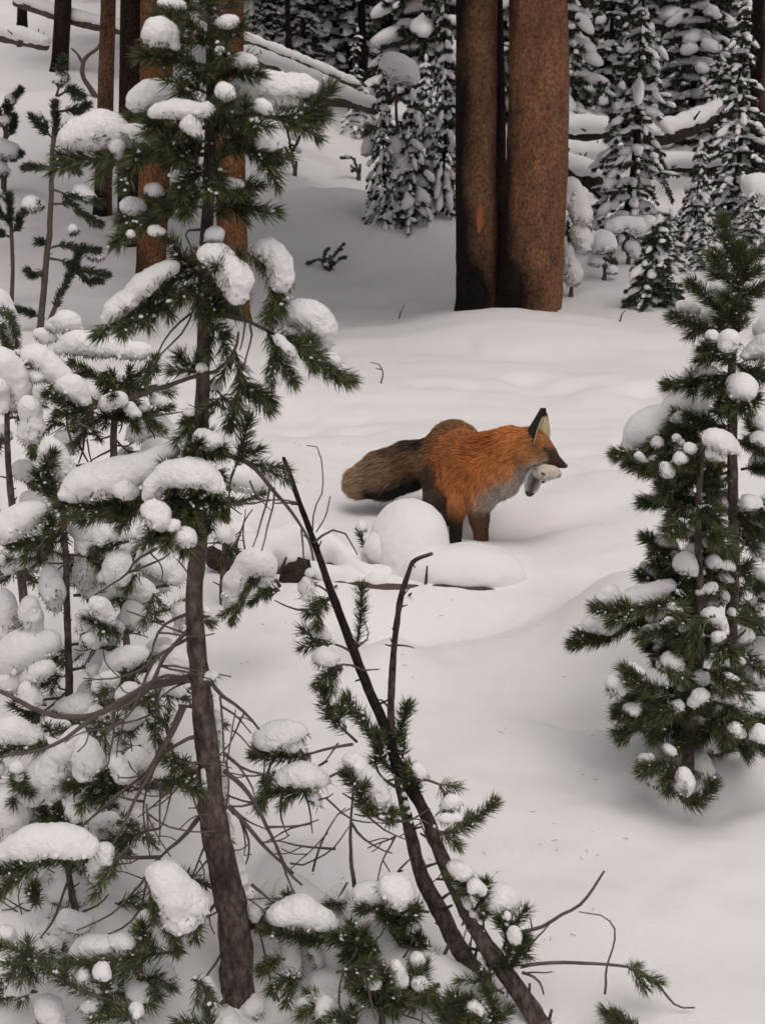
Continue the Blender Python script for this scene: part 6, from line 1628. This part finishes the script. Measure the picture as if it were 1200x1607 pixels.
S([(985, 938), (1010, 940), (1030, 928), (1048, 916)], [16, 19, 16, 13], -0.08); S([(943, 938), (956, 936)], [13, 14], -0.08); S([(920, 982), (945, 984), (968, 975)], [11, 13, 11], -0.08)
B([(1140, 1010), (1120, 1010), (1105, 1000)], 2.6, -0.15, start=0, dens=1.5, shoots=2); S([(1108, 962), (1125, 972), (1132, 988)], [12, 14, 13], -0.15); S([(1126, 1002)], [13], -0.17)
TR.filler((1030, 920, 1150, 1060), 16, (2.62, 2.85), (7, 11), 42, 0.4, seed=62, dens=1.2)
S([(1130, 905), (1145, 912)], [11, 10], -0.05); S([(1132, 930), (1138, 942)], [9, 8], -0.05); S([(1148, 960)], [9], -0.08)
B([(1100, 1035), (1060, 1035), (1020, 1015)], 2.6, -0.10, start=0.1, dens=1.4, shoots=3); S([(1024, 1003)], [9], -0.10); S([(1030, 1018)], [8], -0.11)
B([(1090, 1085), (1040, 1088), (1000, 1090), (975, 1110)], 2.8, -0.15, start=0.05, dens=1.9, shoots=4); B([(1040, 1088), (1005, 1075), (990, 1060)], 2.6, -0.05, start=0, dens=1.6, Y0=2.6); S([(962, 1070), (970, 1084)], [16, 14], -0.25); S([(990, 1045), (1005, 1055)], [10, 10], -0.25)
B([(1080, 1105), (1030, 1125), (985, 1128), (968, 1120)], 2.6, -0.10, start=0.4, dens=1.3, shoots=2, Y0=2.66); S([(985, 1112), (1000, 1118)], [10, 9], -0.25)
S([(1094, 1064), (1100, 1068)], [13, 11], -0.15); S([(1060, 1052), (1068, 1060)], [10, 9], -0.15); S([(1135, 1078), (1140, 1088)], [12, 11], -0.15); S([(1082, 1110), (1088, 1125)], [9, 9], -0.15); S([(1070, 1080)], [9], -0.15)
TR.filler((1020, 1060, 1120, 1150), 10, (2.6, 2.75), (6, 10), 38, 0.3, seed=63, dens=1.1)
B([(1125, 1190), (1140, 1150), (1170, 1135), (1210, 1140)], 3, -0.15, start=0.05, dens=1.7, shoots=4); B([(1125, 1200), (1130, 1160), (1125, 1140)], 3, -0.10, start=0, dens=1.6, shoots=3); B([(1160, 1150), (1190, 1165), (1210, 1180)], 2.6, -0.05, dens=1.6, Y0=2.65)
S([(1135, 1118), (1160, 1104), (1190, 1102), (1210, 1110)], [14, 16, 17, 15], -0.18); S([(1150, 1144), (1156, 1150)], [14, 12], -0.24); S([(1188, 1150), (1200, 1155)], [14, 12], -0.24)
S([(1090, 1140), (1110, 1158), (1120, 1172)], [20, 20, 12], -0.05); S([(1120, 1130), (1105, 1120)], [18, 18], 0.05); B([(1150, 1030), (1172, 1030), (1195, 1050)], 2.4, 0, start=0.1, dens=1.2, shoots=1); S([(1175, 1020), (1195, 1030), (1190, 1070)], [20, 22, 20], 0.15, h=0.007)
B([(1075, 1225), (1050, 1205), (1010, 1205)], 2.4, -0.05, start=0.2, dens=1.4, shoots=2, Y0=2.62); S([(1008, 1190), (1018, 1192)], [9, 8], -0.23); S([(1046, 1175), (1052, 1180)], [9, 8], -0.22); S([(1053, 1208)], [7], -0.23); S([(1030, 1225)], [8], -0.2)
B([(1070, 1255), (1090, 1262), (1110, 1245), (1115, 1232)], 5, -0.02, start=0.1, dens=1.3, shoots=2, Y0=2.62); S([(1072, 1212), (1072, 1232), (1075, 1245)], [13, 13, 9], -0.26); S([(1095, 1195), (1105, 1210)], [16, 16], -0.12); B([(1068, 1225), (1050, 1222), (1050, 1240)], 2.4, 0, start=0, dens=1.4, Y0=2.6)
TR.bare([(1150, 950), (1175, 960), (1195, 980)], 2.4, 0); B([(1155, 930), (1180, 920), (1205, 925)], 2.4, 0, start=0.3, dens=1.4); S([(1190, 900), (1205, 910)], [12, 12], 0)
S([(1195, 860), (1210, 850)], [20, 20], 0.15); B([(1150, 870), (1180, 850), (1210, 835)], 2.4, 0.05, start=0.3, dens=1.2)
# extra lumps and needle tufts that fill the crown between the traced boughs
TR.filler((1150, 620, 1210, 1100), 8, (2.9, 3.05), (9, 14), 40, 0.5, seed=64, dens=1.0)

TR.snow([(1030, 655), (1005, 685), (990, 700)], [30, 26, 18], 0.06, lump=0.08, h=0.006)
TR.snow([(1085, 625), (1070, 650)], [26, 30], 0.14, lump=0.08, h=0.006)

TR.filler((1060, 640, 1150, 800), 10, (2.8, 3.0), (7, 11), 44, 0.3, seed=71, dens=1.3)
TR.filler((1040, 800, 1150, 1000), 16, (2.72, 2.95), (7, 12), 50, 0.45, seed=72, dens=1.3)
TR.filler((1010, 960, 1150, 1160), 20, (2.64, 2.9), (8, 13), 52, 0.55, seed=73, dens=1.3)
TR.filler((1130, 880, 1200, 1200), 12, (2.75, 3.0), (10, 17), 50, 0.7, seed=74, dens=1.2)
T3.filler((60, 560, 260, 660), 8, (3.15, 3.4), (12, 18), 55, 0.9, seed=75)
T2.filler((-10, 560, 60, 900), 10, (3.05, 3.3), (13, 20), 45, 0.9, seed=76)
T4.filler((110, 800, 290, 900), 8, (2.8, 3.0), (13, 19), 50, 0.95, seed=77)
T5.filler((130, 1180, 300, 1330), 8, (2.2, 2.5), (9, 14), 45, 0.6, seed=78, dens=0.6)
T10.filler((420, 1500, 760, 1600), 14, (1.83, 1.98), (11, 18), 42, 0.8, seed=79, dens=1.3)
T10.filler((420, 1410, 620, 1500), 6, (1.98, 2.1), (12, 18), 40, 0.9, seed=80, dens=1.0)
# snow lying along the tops of the leaning stems
def snow_line(tree, ti, a, b, frac, seed):
    o, C, rr = tree.trunks[ti]
    rng = np.random.default_rng(seed)
    n = len(C)
    i = int(a * n)
    while i < int(b * n) - 6:
        k = rng.integers(12, 26)
        if rng.random() < frac:
            seg = np.arange(i, min(i + k, n - 1), 2)
            P = C[seg] + np.array([0.35, -0.25, 0.85]) * rr[seg][:, None] * 0.8
            V, Q = blob(P, rr[seg] * rng.uniform(0.55, 0.9) * np.sin(np.linspace(0.35, 2.8, len(seg))), max(rr[seg].mean() * 0.13, 0.0016), 0.3, 0.3, seed + i)
            link("snow_clump", mesh_np("snow_clump", V - tree.off, None, Q, M['snow']), o)
        i += k
snow_line(T8, 0, 0.08, 0.6, 0.30, 1); snow_line(T9, 0, 0.05, 0.5, 0.30, 5)
# litter on the snow: fallen needles, scales of bark
def litter():
    rng = np.random.default_rng(12)
    mb = MB()
    for c in range(46):
        px, py = rng.uniform(330, 1000), rng.uniform(560, 1590)
        g0 = ground(px, py)
        for q in range(rng.integers(1, 5)):
            x, y = g0[0] + rng.normal() * 0.03, g0[1] + rng.normal() * 0.03
            z = float(H(np.array([x]), np.array([y]))[0]) + 0.003
            a = rng.uniform(0, 6.28); l = rng.uniform(0.004, 0.016)
            mb.add(*tube(np.array([(x, y, z), (x + math.cos(a) * l, y + math.sin(a) * l, z + rng.uniform(-.001, .003))]), [0.0007, 0.0004], 4, q, 0))
    link("needle_litter", mb.mesh("needle_litter", M['twig']), None, kind="stuff", label="fallen needles and bark specks scattered on the clearing's snow", category="litter")
litter()

T5.snow([(105, 1440), (122, 1450), (140, 1446)], [16, 20, 15], -0.06); T4.snow([(112, 1282), (128, 1280)], [16, 16], -0.06)
T1.twigs((180, 960, 300, 1300), 26, (1.9, 2.15), 91, 95); T1.twigs((320, 1080, 420, 1500), 18, (1.9, 2.1), 92, 90); T5.twigs((0, 1330, 270, 1560), 22, (1.88, 2.05), 93, 90)
T8.twigs((430, 1180, 640, 1400), 16, (2.0, 2.2), 94, 80); T8.twigs((640, 1280, 830, 1560), 12, (1.88, 2.0), 95, 50); T10.twigs((440, 1420, 700, 1580), 16, (1.84, 1.98), 96, 60)
T4.twigs((20, 820, 290, 1100), 16, (2.45, 2.7), 97, 60); T3.twigs((100, 640, 290, 760), 12, (3.0, 3.3), 98, 50); T6.twigs((340, 750, 470, 880), 8, (3.5, 3.8), 99, 45)
T5.filler((0, 1480, 300, 1610), 14, (1.80, 1.95), (12, 18), 48, 0.9, seed=101)
T5.filler((150, 1040, 300, 1180), 8, (2.2, 2.5), (11, 17), 45, 0.85, seed=102)
for (x, y, r, Y) in ((60, 1520, 34, 2.0), (180, 1560, 30, 1.92), (20, 1420, 30, 2.1), (210, 1430, 26, 2.1), (130, 1330, 28, 2.25), (60, 1330, 30, 2.2), (250, 1540, 22, 1.95), (480, 1410, 30, 2.1), (540, 1430, 34, 2.05), (600, 1470, 32, 2.0), (440, 1400, 22, 2.15), (640, 1560, 30, 1.92), (520, 1540, 26, 1.95)):
    T5.snow([(x - r * 0.5, y), (x + r * 0.5, y + 4)], [r, r * 0.9], 0, Y0=Y, lump=0.16)
